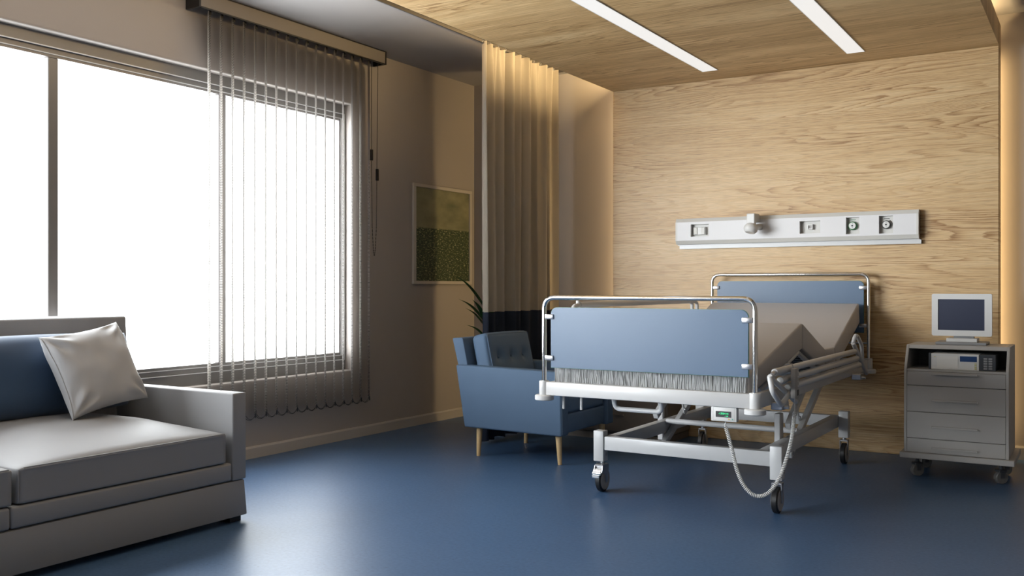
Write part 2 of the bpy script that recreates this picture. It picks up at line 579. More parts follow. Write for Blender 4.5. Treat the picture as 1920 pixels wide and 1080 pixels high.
def tag(o, label, cat, group=None):
    o['label'] = label; o['category'] = cat
    if group:
        o['group'] = group
    return o


def struct(o):
    o['kind'] = 'structure'
    return o


def rcorner(pts, r, n=6):
    """round the corners of an open 3-D polyline"""
    pts = [Vector(p) for p in pts]
    out = [pts[0]]
    for i in range(1, len(pts) - 1):
        p = pts[i]
        a = (pts[i - 1] - p); b = (pts[i + 1] - p)
        rr = min(r, a.length * 0.49, b.length * 0.49)
        A = p + a.normalized() * rr; B = p + b.normalized() * rr
        for k in range(n + 1):
            t = k / n
            out.append(A * (1 - t) ** 2 + p * 2 * t * (1 - t) + B * t * t)
    out.append(pts[-1])
    return out


def rrect(x0, z0, x1, z1, r, n=6, corners=(1, 1, 1, 1)):
    """rounded rectangle points, corners order: bottom-left, bottom-right, top-right, top-left"""
    out = []
    cs = [((x0 + r, z0 + r), math.pi), ((x1 - r, z0 + r), 1.5 * math.pi), ((x1 - r, z1 - r), 0), ((x0 + r, z1 - r), 0.5 * math.pi)]
    raw = [(x0, z0), (x1, z0), (x1, z1), (x0, z1)]
    for k, ((cx, cz), a0) in enumerate(cs):
        if not corners[k]:
            out.append(raw[k]); continue
        for i in range(n + 1):
            a = a0 + i / n * math.pi / 2
            out.append((cx + r * math.cos(a), cz + r * math.sin(a)))
    return out


# ------------------------------------------------------------------ the room
XL, XR, YF, YB, H = -4.866, 1.9, -4.6, 7.20, 3.0
WY0, WY1, WZ0, WZ1 = -4.07, 5.53, 0.525, 2.555     # window opening in the wall
XW = -4.935                                        # window frame plane

b = MB(); b.box((XL - .3, YF - .15, -0.12), (XR + .15, YB + .15, 0.0)); struct(b.build('floor', 'floor', smooth=False))


def wall_with_opening():
    b = MB()
    # solid pieces around the opening; the reveal edges are rounded like plaster
    bv = 0.018
    x0, x1 = XL - 0.30, XL
    poly_out = [(YF - .15, 0), (YB + .15, 0), (YB + .15, 3.13), (YF - .15, 3.13)]
    bm = b.bm
    def ring(x, pts):
        return [bm.verts.new((x, p[0], p[1])) for p in pts]
    inner = [(WY0, WZ0), (WY1, WZ0), (WY1, WZ1), (WY0, WZ1)]
    fo, fi = ring(x1, poly_out), ring(x1, inner)
    bo, bi = ring(x0, poly_out), ring(x0, inner)
    for k in range(4):
        j = (k + 1) % 4
        bm.faces.new((fo[k], fo[j], fi[j], fi[k]))
        bm.faces.new((bo[k], bi[k], bi[j], bo[j]))
        bm.faces.new((fi[k], fi[j], bi[j], bi[k]))
        bm.faces.new((fo[k], bo[k], bo[j], fo[j]))
    es = [e for e in bm.edges if all(v in fi for v in e.verts)]
    bmesh.ops.bevel(bm, geom=es, offset=bv, offset_type='OFFSET', segments=4, profile=0.5, affect='EDGES')
    return b


struct(wall_with_opening().build('wall_left', 'wall', angle=50))
b = MB(); b.box((XL, YB, 0), (XR, YB + .15, 3.13)); struct(b.build('wall_back', 'wall', smooth=False))
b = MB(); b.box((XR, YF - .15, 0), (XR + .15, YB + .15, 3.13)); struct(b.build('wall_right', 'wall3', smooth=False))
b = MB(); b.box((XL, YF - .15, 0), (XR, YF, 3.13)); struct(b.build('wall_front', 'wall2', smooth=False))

# ceiling with the recessed slot of the curtain track
GX0, GX1 = -3.945, -3.80
b = MB()
b.box((XL, YF, H), (GX0, YB, H + .13))
b.box((GX1, YF, H), (XR, YB, H + .13))
b.box((GX0, YF, H + .06), (GX1, YB, H + .13))
b.box((GX0, 7.12, H), (GX1, YB, H + .06))
struct(b.build('ceiling', 'ceil', smooth=False))
b = MB()
b.box((GX0, YF + .01, H - .004), (GX0 + .012, 7.12, H + .06)); b.box((GX1 - .012, YF + .01, H - .004), (GX1, 7.12, H + .06))
b.box((GX0 + .012, YF + .01, H + .045), (GX1 - .012, 7.12, H + .06)); b.box((GX0 + .012, 7.108, H - .004), (GX1 - .012, 7.12, H + .045))
struct(b.build('trim_1', 'groove', smooth=False))

# oak wall panel (stands off the wall) and the dropped oak ceiling
b = MB(); b.box((-3.352, 6.97, 0.0), (-0.557, 7.115, 2.744), 0.003, 1); struct(b.build('trim_2', 'oakw', smooth=False))
b = MB(); b.box((-3.352, 1.2, 2.744), (-0.557, 6.97, 2.80)); b.box((-3.352, 6.97, 2.7445), (-.557, 7.115, 2.80))
b.box((-0.575, 1.2, 2.80), (-0.557, 7.115, 2.905)); b.box((-3.352, 1.2, 2.80), (-3.334, 7.115, 2.880))
struct(b.build('trim_3', 'oakc', smooth=False))

# baseboards
def baseboard(name, poly, axis, a, c):
    b = MB(); b.prism(poly, axis, a, c); return struct(b.build(name, 'base', smooth=False))


baseboard('baseboard_left', [(XL, 0), (XL + .016, 0), (XL + .016, .068), (XL + .010, .080), (XL, .080)], 'Y', YF, YB)
baseboard('baseboard_back', [(YB, 0), (YB - .016, 0), (YB - .016, .078), (YB - .010, .09), (YB, .09)], 'X', XL + .017, -3.36)
baseboard('baseboard_right', [(YB, 0), (YB - .016, 0), (YB - .016, .078), (YB - .010, .09), (YB, .09)], 'X', -0.55, XR)

# window: aluminium frame, four fixed panes
b = MB()
fz0, fz1 = 0.603, 2.482
b.box((XW - .07, WY0, WZ0), (XW, WY1, fz0 + .0)); b.box((XW - .07, WY0, fz1), (XW, WY1, WZ1))
b.box((XW - .07, WY1 - .02, fz0), (XW, WY1, fz1)); b.box((XW - .07, WY0, fz0), (XW, WY0 + .05, fz1))
b.box((XW - .07, WY0 + .05, fz0), (XW - .012, WY1 - .02, .655)); b.box((XW - .07, WY0 + .05, 2.432), (XW - .012, WY1 - .02, fz1))
b.box((XW - .07, WY1 - .058, .655), (XW - .012, WY1 - .02, 2.432))
win = struct(b.build('window_1', 'frame', smooth=False))
for yc in (-2.828, -1.636, -.444, .748, 1.94, 3.140, 4.338):
    b = MB(); b.box((XW - .06, yc - .031, .655), (XW - .012, yc + .031, 2.432), 0.004, 1)
    b.build('window_mullion', 'frame', win)
b = MB()
for (z0, z1, x) in ((2.482, 2.4875, XW), (2.4480, 2.4530, XW - .012), (.598, .603, XW), (.632, .637, XW - .012)):
    b.box((x, WY0 + .01, z0), (x + .006, WY1 - .012, z1))
b.box((XW, WY1 - .0205, .600), (XW + .006, WY1 - .0130, 2.485)); b.box((XW - .012, WY1 - .0420, .635), (XW - .006, WY1 - .030, 2.45))
b.build('glazing_bead', 'framelip', win)
for (y0, y1) in ((-4.02, -2.859), (-2.797, -1.667), (-1.605, -.475), (-.413, .717), (.779, 1.909), (1.971, 3.109), (3.171, 4.307), (4.369, 5.472)):
    b = MB(); b.box((XW - .028, y0, .655), (XW - .022, y1, 2.432)); b.build('window_pane', 'glass', win)

# linear ceiling lights, flush in the oak ceiling
for (x0, x1, lab) in ((-2.478, -2.363, 'long white linear ceiling light nearer the window'), (-1.452, -1.338, 'long white linear ceiling light nearer the warm-lit right wall')):
    t = thing('linear_ceiling_light', lab + ', set in the oak ceiling', 'ceiling light', ((x0 + x1) / 2, 4.2, 2.735), 'linear lights in the oak ceiling')
    b = MB(); b.box((x0, 1.8, 2.7405), (x1, 6.665, 2.7435)); b.build('diffuser', 'diff', t, smooth=False)
    b = MB(); b.box((x0 - .003, 1.797, 2.7395), (x0, 6.668, 2.7438)); b.box((x1, 1.797, 2.7395), (x1 + .003, 6.668, 2.7438)); b.box((x0, 6.665, 2.7395), (x1, 6.668, 2.7438))
    b.build('housing', 'plastic', t, smooth=False)

# ------------------------------------------------------------------ vertical blind
XB = -4.785
blind = thing('vertical_blind', 'woven vertical blind with open vanes and black bottom weights over the window', 'blind', (XB, 4.87, 2.9))
b = MB()
b.box((-4.745, 3.985, 2.902), (-4.738, 5.770, 2.992)); b.build('valance', plain('valance_cloth', (0.21, 0.185, 0.165), 0.6, var=0.03), blind, smooth=False)
b = MB()
b.box((-4.862, 3.970, 2.895), (-4.736, 3.984, 2.997)); b.box((-4.862, 5.771, 2.895), (-4.736, 5.785, 2.997))
b.box((-4.746, 3.984, 2.893), (-4.736, 5.771, 2.902)); b.box((-4.746, 3.984, 2.991), (-4.736, 5.771, 2.998))
b.build('end_cap', 'black', blind, smooth=False)
b = MB(); b.box((-4.812, 3.99, 2.925), (-4.758, 5.765, 2.968), .004, 1); b.build('head_rail', 'black', blind)
slats = []
VW = 0.124
for i in range(17):
    yc = 4.092 + i * 0.09653
    b = MB()
    a = math.radians(133.6 + random.uniform(-.6, .6))
    du = Vector((math.cos(a), math.sin(a), 0)); dn = Vector((-math.sin(a), math.cos(a), 0))
    zt, zb = 2.90, 0.318
    tw = random.uniform(-.02, .02)
    def fn(u, v, side=0):
        s = u - .5
        z = zt + (zb - zt) * v
        narrow = 1.0
        if v < .02:
            narrow = .35 + .65 * (v / .02)
        arc = 0.012 * (1 - (2 * s) ** 2)
        ang = a + tw * (v - .5)
        d = Vector((math.cos(ang), math.sin(ang), 0)); n_ = Vector((-math.sin(ang), math.cos(ang), 0))
        return Vector((XB, yc, z)) + d * (s * VW * narrow) + n_ * arc
    b.surf(fn, 9, 60)
    bmesh.ops.solidify(b.bm, geom=list(b.bm.faces), thickness=0.0009)
    v = b.build('vane', 'vane', blind, angle=60)
    b = MB()
    b.prism([(-VW / 2 + .004, -.0), (VW / 2 - .004, -.0), (VW / 2 - .004, -.032), (-VW / 2 + .004, -.032)], 'Y', -.003, .003)
    R = Matrix.Rotation(a, 3, 'Z')
    for q in b.bm.verts:
        q.co = R @ q.co + Vector((XB, yc, zb + .003))
    b.build('weight', 'black', v, smooth=False)
    b = MB(); b.cyl((XB, yc, 2.90), (XB, yc, 2.93), .004, seg=8); b.box((XB - .008, yc - .008, 2.88), (XB + .008, yc + .008, 2.902)); b.build('hanger', 'black', v)
    slats.append((yc, du))
# bottom link chains
for sgn in (-1, 1):
    b = MB()
    for i in range(16):
        y0, d = slats[i]; y1 = slats[i + 1][0]
        o0 = Vector((XB, y0, .306)) + d * (sgn * .046); o1 = Vector((XB, y1, .306)) + d * (sgn * .046)
        pts = []
        for k in range(13):
            t = k / 12
            p = o0.lerp(o1, t); p.z -= (.028 + (.008 if sgn > 0 else 0)) * 4 * t * (1 - t)
            pts.append(p)
        b.tube(pts, .0018, seg=5)
    b.build('link_chain', 'black', blind)
# beaded operating chain
b = MB()
def bead(p, r=.0030):
    bmesh.ops.create_icosphere(b.bm, subdivisions=1, radius=r, matrix=Matrix.Translation(p))
z = 2.89
yA, yB_ = 5.612, 5.688
pts = []
zz = 2.90
while zz > 1.62:
    pts.append((yA + (.004 if zz < 2.1 else 0) * (2.1 - zz) * 4, zz)); zz -= .0100
n = len(pts)
yl = pts[-1][0]
for k in range(24):
    t = k / 23
    pts.append((yl + (5.668 - yl) * t * 1.0, 1.62 - (1.62 - 1.398) * math.sin(math.pi * min(t, .5)) if t <= .5 else 1.398 + (1.62 - 1.398) * (1 - math.sin(math.pi * t))))
zz = 1.62
while zz < 2.90:
    pts.append((5.668 + .020 * (zz - 1.62) / 1.28, zz)); zz += .0100
strand, rad = [], []
for i in range(len(pts) - 1):
    p0 = Vector((-4.742, pts[i][0], pts[i][1])); p1 = Vector((-4.742, pts[i + 1][0], pts[i + 1][1]))
    for k in range(4):
        strand.append(p0.lerp(p1, k / 4)); rad.append((.0031, .0024, .0009, .0024)[k])
b.tube(strand, rad, seg=6)
ch = b.build('bead_chain', 'black', blind)
b = MB(); b.box((-4.751, yA - .011, 2.128), (-4.733, yA + .011, 2.213), .004, 2); b.build('chain_connector', 'black', ch)
b = MB(); b.box((-4.751, 5.668, 1.979), (-4.733, 5.690, 2.070), .004, 2); b.build('chain_connector', 'black', ch)

# ------------------------------------------------------------------ curtain, track, picture, plant
XC = -3.884
CY0, CY1 = 5.835, 6.95


def curtain_pt(u, z, amp=1.0):
    y = CY0 + (CY1 - CY0) * u
    k = 1.0 - max(0.0, (z - 2.55)) / .42          # 1 below, 0 at the heading
    k = max(0.0, min(1.0, k))
    ph = u * 2 * math.pi
    f = .033 * math.sin(ph * 9 + .8 * math.sin(ph * 2.3)) + .016 * math.sin(ph * 5.2 + 1.3) + .008 * math.sin(ph * 17 + z * .6)
    top = .020 * math.sin(ph * 11 + .5) + .009 * math.sin(ph * 23 + 1)
    x = XC + amp * (f * (.55 + .45 * k) + top * (1 - k) * .8)
    y += .010 * math.sin(ph * 6 + z * 1.2) * k + .007 * math.cos(ph * 11) * (1 - k)
    if z > 2.9:
        pass
    return Vector((x, y, z))


cur = thing('curtain', 'cream curtain with a navy bottom band hanging from the ceiling track', 'curtain', (XC, 6.36, 0.02))
b = MB(); b.surf(lambda u, v: curtain_pt(u, .970 + (2.975 + .006 * math.sin(u * 70) - .970) * v), 260, 40)
bmesh.ops.solidify(b.bm, geom=list(b.bm.faces), thickness=.003); b.build('cream_cloth', 'cream', cur, angle=80)
b = MB(); b.surf(lambda u, v: curtain_pt(u, .018 + .005 * math.sin(u * 40) + (.970 - .018) * v) + Vector((0, .0 - .02 * (1 - v) ** 6 * (1 if u < .02 else 0), 0)), 260, 22)
bmesh.ops.solidify(b.bm, geom=list(b.bm.faces), thickness=.003); b.build('navy_band', 'band', cur, angle=80)
tr = thing('curtain_track', 'slim metal curtain track in the ceiling slot above the cream curtain', 'curtain track', (XC, 4.6, 3.02))
b = MB(); b.box((XC - .012, 2.2, 3.018), (XC + .012, 7.10, 3.040)); b.build('rail', 'steel', tr, smooth=False)
for k in range(11):
    y = CY0 + .02 + k * (CY1 - CY0 - .04) / 10
    b = MB(); b.tube([(XC, y, 3.020), (XC, y, 2.995), (XC + .006, y, 2.985), (XC, y, 2.972)], .003, seg=6); b.build('glider_hook', 'steel', tr)

pic = thing('picture_frame', 'pale framed picture of a green field under a hazy sky on the left wall', 'picture', (XL, 6.70, 1.18))
y0, y1, z0, z1, w = 6.272, 7.135, 1.183, 2.028, .036
b = MB()
for (a0, a1) in (((y0, z0), (y1, z0 + .028)), ((y0, z1 - .028), (y1, z1)), ((y0, z0 + .028), (y0 + w, z1 - .028)), ((y1 - w, z0 + .028), (y1, z1 - .028))):
    b.box((XL + .001, a0[0], a0[1]), (XL + .022, a1[0], a1[1]), .002, 1)
b.build('frame', 'picframe', pic)
b = MB(); b.box((XL + .002, y0 + w, z0 + .028), (XL + .010, y1 - w, z1 - .028)); b.build('print', 'print', pic, smooth=False)

pl = thing('potted_plant', 'green strap-leaved potted plant half hidden behind the curtain', 'plant', (-4.27, 6.52, 0))
b = MB(); b.lathe((-4.27, 6.52, 0), [(.085, 0), (.10, .01), (.125, .26), (.13, .275), (.118, .275), (.115, .25)]); b.build('pot', 'pot', pl)
b = MB(); b.cyl((-4.27, 6.52, .245), (-4.27, 6.52, .252), .113); b.build('soil', 'soil', pl)
b = MB(); b.tube([(-4.27, 6.52, .25), (-4.262, 6.515, .5), (-4.275, 6.52, .8), (-4.27, 6.52, .98)], [.016, .015, .013, .009], seg=10); b.build('stem', 'bark', pl)


def leaf(base, tip, width, droop):
    b = MB()
    base = Vector(base); tip = Vector(tip)
    d = tip - base
    side = d.cross(Vector((0, 0, 1))).normalized()
    def fn(u, v):
        p = base.lerp(tip, v); p.z += droop * math.sin(math.pi * v) * d.length
        wv = width * (math.sin(math.pi * min(1, v * .85 + .12)) ** .7) * (1 - v ** 4)
        s = (u - .5) * 2
        return p + side * (s * wv / 2) + Vector((0, 0, -abs(s) * -.12 * wv))
    b.surf(fn, 5, 14)
    bmesh.ops.solidify(b.bm, geom=list(b.bm.faces), thickness=.0012)
    return b.build('leaf', 'leaf', pl, angle=80)


top = (-4.27, 6.52, .93)
for (t, zb) in (((-4.575, 6.46, 1.262), .95), ((-4.535, 6.47, 1.06), .84), ((-4.455, 6.46, .985), .80), ((-4.455, 6.47, .845), .72)):
    leaf((-4.272, 6.515, zb), t, .072, .10)
for k in range(16):
    a = k * 2.4 + .5
    zz = .70 + .018 * k
    if math.cos(a) < -.3:
        a += math.pi
    r_ = .24
    leaf((-4.27, 6.52, zz), (-4.27 + r_ * math.cos(a), 6.52 + r_ * math.sin(a), zz + .15 + .012 * k), .045, .10)

# ------------------------------------------------------------------ bedhead services unit on the oak wall
bh = thing('bedhead_unit', 'long white bedhead services panel with gas outlets on the oak wall', 'wall panel', (-1.91, 6.93, 1.485))
Y0p = 6.905
pz0, pz1 = 1.486, 1.684
holes = [(-2.661, 1.543, -2.516, 1.637), (-1.834, 1.542, -1.688, 1.631), (-1.511, 1.529, -1.421, 1.645), (-1.291, 1.526, -1.200, 1.647)]
b = MB()
# front plate around the recesses
xs = [-2.770] + [v for h in holes for v in (h[0], h[2])] + [-1.050]
ZB0, ZB1 = 1.514, 1.656
for k in range(0, len(xs), 2):
    b.box((xs[k], Y0p - .003, ZB0), (xs[k + 1], Y0p + .0, ZB1))
for h in holes:
    b.box((h[0], Y0p - .003, ZB0), (h[2], Y0p, h[1])); b.box((h[0], Y0p - .003, h[3]), (h[2], Y0p, ZB1))
    # recess box
    b.box((h[0] - .003, Y0p, h[1] - .003), (h[0], Y0p + .035, h[3] + .003)); b.box((h[2], Y0p, h[1] - .003), (h[2] + .003, Y0p + .035, h[3] + .003))
    b.box((h[0], Y0p, h[1] - .003), (h[2], Y0p + .035, h[1])); b.box((h[0], Y0p, h[3]), (h[2], Y0p + .035, h[3] + .003))
b.build('front_plate', plain('panel_white', (0.68, 0.665, 0.665), 0.45, var=0.015), bh, smooth=False)
b = MB()
for (z0, z1, s) in ((ZB1, pz1, 1), (pz0, ZB0, -1)):
    zi, zo = (z0, z1) if s > 0 else (z1, z0)
    b.prism([(Y0p - .001, zi), (Y0p + .014, zo), (6.968, zo), (6.968, zi)], 'X', -2.785, -1.037)
b.box((-2.785, Y0p - .003, ZB0), (-2.770, 6.968, ZB1)); b.box((-1.050, Y0p - .003, ZB0), (-1.037, 6.968, ZB1))
b.box((-2.785, Y0p + .036, ZB0), (-1.037, 6.968, ZB1))
b.build('housing', 'bead', bh, smooth=False)
b = MB(); b.box((-2.765, 6.935, 1.452), (-1.025, 6.968, 1.480)); b.box((-2.785, 6.95, 1.478), (-1.037, 6.968, 1.488)); b.build('equipment_rail', 'white', bh, smooth=False)
# switch in the first recess
b = MB(); b.box((-2.645, Y0p + .012, 1.556), (-2.548, Y0p + .036, 1.616), .003, 1); sw = b.build('switch_plate', 'plastic', bh)
b = MB(); b.box((-2.640, Y0p + .006, 1.560), (-2.613, Y0p + .012, 1.612), .002, 1); b.build('switch_rocker', 'bead', sw)
b = MB(); b.box((-2.580, Y0p + .006, 1.560), (-2.553, Y0p + .012, 1.612), .002, 1); b.build('switch_rocker', 'bead', sw)
# data socket
b = MB()
for (a0, a1) in (((-1.782, 1.570), (-1.746, 1.577)), ((-1.782, 1.600), (-1.746, 1.607)), ((-1.782, 1.577), (-1.776, 1.600)), ((-1.752, 1.577), (-1.746, 1.600))):
    b.box((a0[0], Y0p + .010, a0[1]), (a1[0], Y0p + .036, a1[1]))
so = b.build('data_socket', 'plastic', bh, smooth=False)
b = MB(); b.box((-1.776, Y0p + .02, 1.577), (-1.752, Y0p + .036, 1.600)); b.build('socket_insert', 'hub', so, smooth=False)
for (cx, ring) in ((-1.470, 'green'), (-1.246, 'black')):
    b = MB(); b.lathe((cx, Y0p + .036, 1.587), [(.030, 0), (.030, -.020), (.028, -.024)], axis='Y'); g = b.build('gas_outlet', ring, bh)
    b = MB(); b.lathe((cx, Y0p + .012, 1.587), [(.0235, 0), (.0235, -.008), (.022, -.010)], axis='Y'); b.build('outlet_face', 'plastic', g)
    b = MB(); b.lathe((cx, Y0p + .003, 1.587), [(.006, 0), (.006, -.004)], axis='Y', seg=14)
    for dz in (-.013, .013):
        b.lathe((cx + .001, Y0p + .003, 1.587 + dz), [(.0022, 0), (.0022, -.002)], axis='Y', seg=8)
    b.build('outlet_port', 'black', g)
    # printed arc mark on the recess back
    b = MB(); s = -1 if ring == 'green' else 1
    b.tube([(cx + s * .036 * math.cos(t), Y0p + .0352, 1.587 + s * .036 * math.sin(t)) for t in [0.1 + .1 * k for k in range(11)]], .0016, seg=5)
    b.build('printed_arc', ring, g); b = MB()
    b.box((cx - .020, Y0p + .0345, 1.628), (cx + .018, Y0p + .036, 1.632)); b.build('printed_mark', ring, g)
# examination lamp: bracket, arm and bowl head
lamp = thing('wall_lamp', 'white swivel reading lamp with a bowl head mounted on the bedhead panel', 'lamp', (-2.15, 6.9, 1.62))
b = MB(); b.box((-2.186, 6.79, 1.632), (-2.126, 6.902, 1.694), .004, 1)
b.box((-2.176, 6.752, 1.606), (-2.118, 6.795, 1.690), .004, 1); b.build('bracket', 'plastic', lamp)
b = MB(); b.lathe((-2.125, 6.895, 1.60), [(.024, .008), (.024, -.01), (.018, -.03), (.014, -.12)], axis='Y', seg=18); b.build('pivot', 'plastic', lamp)
b = MB()
prof = [(.002, -.030), (.034, -.030), (.044, -.020)] + [(.050 * math.cos(t) + .0004, .044 * math.sin(t)) for t in [i / 11 * math.pi * .5 for i in range(-2, 12)]]
b.lathe((0, 0, 0), prof, seg=30)
R = Matrix.Rotation(math.radians(-14), 3, 'X') @ Matrix.Rotation(math.radians(8), 3, 'Y')
for v in b.bm.verts:
    v.co = R @ v.co + Vector((-2.148, 6.762, 1.580))
b.build('lamp_head', 'plastic', lamp)

# ------------------------------------------------------------------ hospital bed
bed = thing('hospital_bed', 'adjustable hospital bed with blue end boards, white frame and raised knee section', 'bed', (-1.9, 5.5, 0))
BX0, BX1, BY0, BY1 = -2.475, -1.352, 4.32, 6.86


def end_board(y, zt, pt, pb, sgn):
    """chrome bow, blue panel, four clips; sgn -1 faces the room"""
    f = MB()
    f.tube(rcorner([(BX0, y, .64), (BX0, y, zt), (BX1, y, zt), (BX1, y, .64)], .062, 8), .0122, seg=14)
    if sgn > 0:
        f.tube([(BX0, y, .770), (BX1, y, .770)], .008, seg=10)
    bow = f.build('end_bow', 'chrome', bed, angle=60)
    f = MB(); f.prism(rrect(BX0 + .042, pb, BX1 - .030, pt, .035, 8, (0, 0, 1, 1)), 'Y', y - .006, y + .006, .0015, 1)
    pn = f.build('footboard_panel' if sgn < 0 else 'headboard_panel', 'board', bed)
    f = MB(); f.prism(rrect(BX0 + .0412, pb - .0012, BX1 - .0288, pt + .0012, .036, 8, (0, 0, 1, 1)), 'Y', y - .0035, y + .0035); f.build('panel_edge', 'edge', pn, smooth=False)
    for xx, s in ((BX0, 1), (BX1, -1)):
        for z in (pt - .048, pb + .050):
            f = MB(); f.box((xx + s * .010 if s > 0 else xx - .060, y - .015, z - .013), (xx + .060 if s > 0 else xx - .010, y - .006, z + .013), .004, 2)
            f.build('panel_clip', 'steel', bow)


end_board(BY0, 1.100, 1.048, .735, -1)
end_board(BY1, 1.248, 1.200, .840, 1)
# mattress frame
b = MB()
b.box((BX0 + .012, BY0 - .018, .590), (BX1 - .012, BY0 + .018, .660), .006, 2)
b.box((BX0 + .012, BY1 - .018, .590), (BX1 - .012, BY1 + .018, .660), .006, 2)
b.box((BX0 + .0, BY0 + .02, .582), (BX0 + .03, BY1 - .02, .655), .004, 2)
b.box((BX1 - .03, BY0 + .02, .582), (BX1, BY1 - .02, .655), .004, 2)
b.box((BX0 + .03, 5.2, .585), (BX1 - .03, 5.24, .63)); b.box((BX0 + .03, 6.1, .585), (BX1 - .03, 6.14, .63))
b.build('mattress_frame', 'white', bed)
for (x, y) in ((BX0, BY0), (BX1, BY0), (BX0, BY1), (BX1, BY1)):
    b = MB(); b.cyl((x, y, .590), (x, y, .664), .027, seg=24, bev=.003); post = b.build('corner_socket', 'white', bed)
    b = MB(); b.lathe((x, y, .562), [(.044, 0), (.050, .004), (.050, .024), (.044, .029)]); b.build('bumper_disc', 'white', post)
# hooks and handle below the foot rail
for x in (-2.395, -2.290):
    b = MB(); b.cyl((x, 4.385, .515), (x, 4.385, .588), .007, seg=10); b.build('hook_pin', 'white', bed)
b = MB(); b.tube(rcorner([(-2.112, 4.40, .590), (-2.112, 4.42, .530), (-1.855, 4.42, .530), (-1.855, 4.40, .590)], .035, 6), .0125, seg=12); b.build('foot_handle', 'white', bed)

# mattress sections, each a slab with a mitred profile, in the Y-Z plane
MX0, MX1 = -2.448, -1.398
prof_top = [(4.375, .738), (5.325, .955), (5.845, .782), (6.075, .782), (6.785, 1.046)]
prof_bot = [(4.375, .590 + .045), (5.325, .812), (5.835, .655), (6.125, .655), (6.81, .910)]
prof_bot[0] = (4.375, .635)
names = ('mattress_foot', 'mattress_thigh', 'mattress_seat', 'mattress_back')
for k in range(4):
    g = .0035
    t0, t1, b0, b1 = prof_top[k], prof_top[k + 1], prof_bot[k], prof_bot[k + 1]
    b = MB()
    b.prism([(b0[0] + g, b0[1]), (b1[0] - g, b1[1]), (t1[0] - g, t1[1]), (t0[0] + g, t0[1])], 'X', MX0, MX1, .010, 3)
    b.build(names[k], 'matt', bed)
# gathered cover at the foot end of the mattress
b = MB()
def pf(u, v):
    x = MX0 + .01 + (MX1 - MX0 - .02) * u
    z = .602 + (.736 - .602) * v
    dep = .006 * noise.noise(Vector((x * 190, z * 16, 0))) + .004 * noise.noise(Vector((x * 380, z * 26, 5)))
    return Vector((x, 4.366 + dep, z))
b.surf(pf, 1300, 12)
bmesh.ops.solidify(b.bm, geom=list(b.bm.faces), thickness=.004)
b.build('gathered_cover', 'pleat', bed, angle=80)
# platform panels with slats below the knee and back sections
def platform(p0, p1, name):
    p0 = Vector((0, p0[0], p0[1])); p1 = Vector((0, p1[0], p1[1]))
    d = (p1 - p0).normalized(); n_ = Vector((0, -d.z, d.y)) * -1
    root = None
    f = MB()
    for x in (MX0 + .03, MX1 - .030):
        f.tube([Vector((x, 0, 0)) + p0 + n_ * .016, Vector((x, 0, 0)) + p1 + n_ * .016], .014, seg=10)
    f.tube([Vector((MX0 + .03, 0, 0)) + p1 + n_ * .016, Vector((MX1 - .03, 0, 0)) + p1 + n_ * .016], .012, seg=10)
    fr = f.build(name, 'white', bed)
    ln = (p1 - p0).length
    f = MB()
    m = int(ln / .045)
    for i in range(m):
        c = p0 + d * (ln * (i + .5) / m) + n_ * .012
        q0 = c - d * .012; q1 = c + d * .012
        vs = [f.bm.verts.new((x, q.y, q.z) if not k else (x, q.y + n_.y * .006, q.z + n_.z * .006)) for k in (0, 1) for x, q in ((MX0 + .04, q0), (MX1 - .04, q0), (MX1 - .04, q1), (MX0 + .04, q1))]
        for q in ((0, 1, 2, 3), (4, 5, 6, 7), (0, 1, 5, 4), (1, 2, 6, 5), (2, 3, 7, 6), (3, 0, 4, 7)):
            f.bm.faces.new([vs[j] for j in q])
    f.build('slats', 'slate', fr, smooth=False)


platform((4.62, .655), (5.318, .806), 'foot_platform')
platform((5.332, .806), (5.83, .652), 'thigh_platform')
platform((5.84, .652), (6.12, .652), 'seat_platform')
platform((6.13, .655), (6.80, .905), 'back_platform')

# right side rail, folded: three bars between two slanted end rods with loops
RX = -1.285
b = MB(); b.cyl((RX + .004, 4.385, .7585), (RX + .004, 6.085, .7585), .0165, seg=16, bev=.002); rail = b.build('side_rail', 'white', bed)
b = MB(); b.cyl((RX + .004, 4.345, .7500), (RX + .004, 4.386, .7585), .010, seg=10); b.build('bar_end', 'steel', rail)
b = MB()
b.tube([(RX, 4.325, .742), (RX, 4.765, .583)], .0125, seg=12)
b.tube(rcorner([(RX, 4.325, .742), (RX + .016, 4.312, .676), (RX + .016, 4.452, .598), (RX + .016, 4.575, .634), (RX, 4.600, .645)], .025, 5), .0125, seg=12)
b.build('rail_end', 'white', rail)
b = MB()
b.tube([(RX, 6.060, .812), (RX, 6.455, .596)], .0135, seg=12)
b.tube(rcorner([(RX, 6.060, .812), (RX + .012, 6.068, .858), (RX + .012, 6.125, .852), (RX + .012, 6.250, .790), (RX, 6.330, .672)], .03, 5), .0125, seg=12)
b.build('rail_end', 'white', rail)
for (y0, y1, z) in ((4.475, 6.150, .7125), (4.600, 6.215, .667)):
    b = MB(); b.cyl((RX + .004, y0, z), (RX + .004, y1, z), .0165, seg=16, bev=.002); bar = b.build('rail_bar', 'white', rail)
for (y, z) in ((4.63, .588), (6.40, .588)):
    b = MB(); b.box((RX - .07, y - .055, z - .03), (RX - .012, y + .055, z + .008), .004, 1); b.cyl((RX - .02, y - .03, z - .015), (RX + .012, y - .03, z - .015), .009, seg=12); b.build('rail_bracket', 'steel', rail)
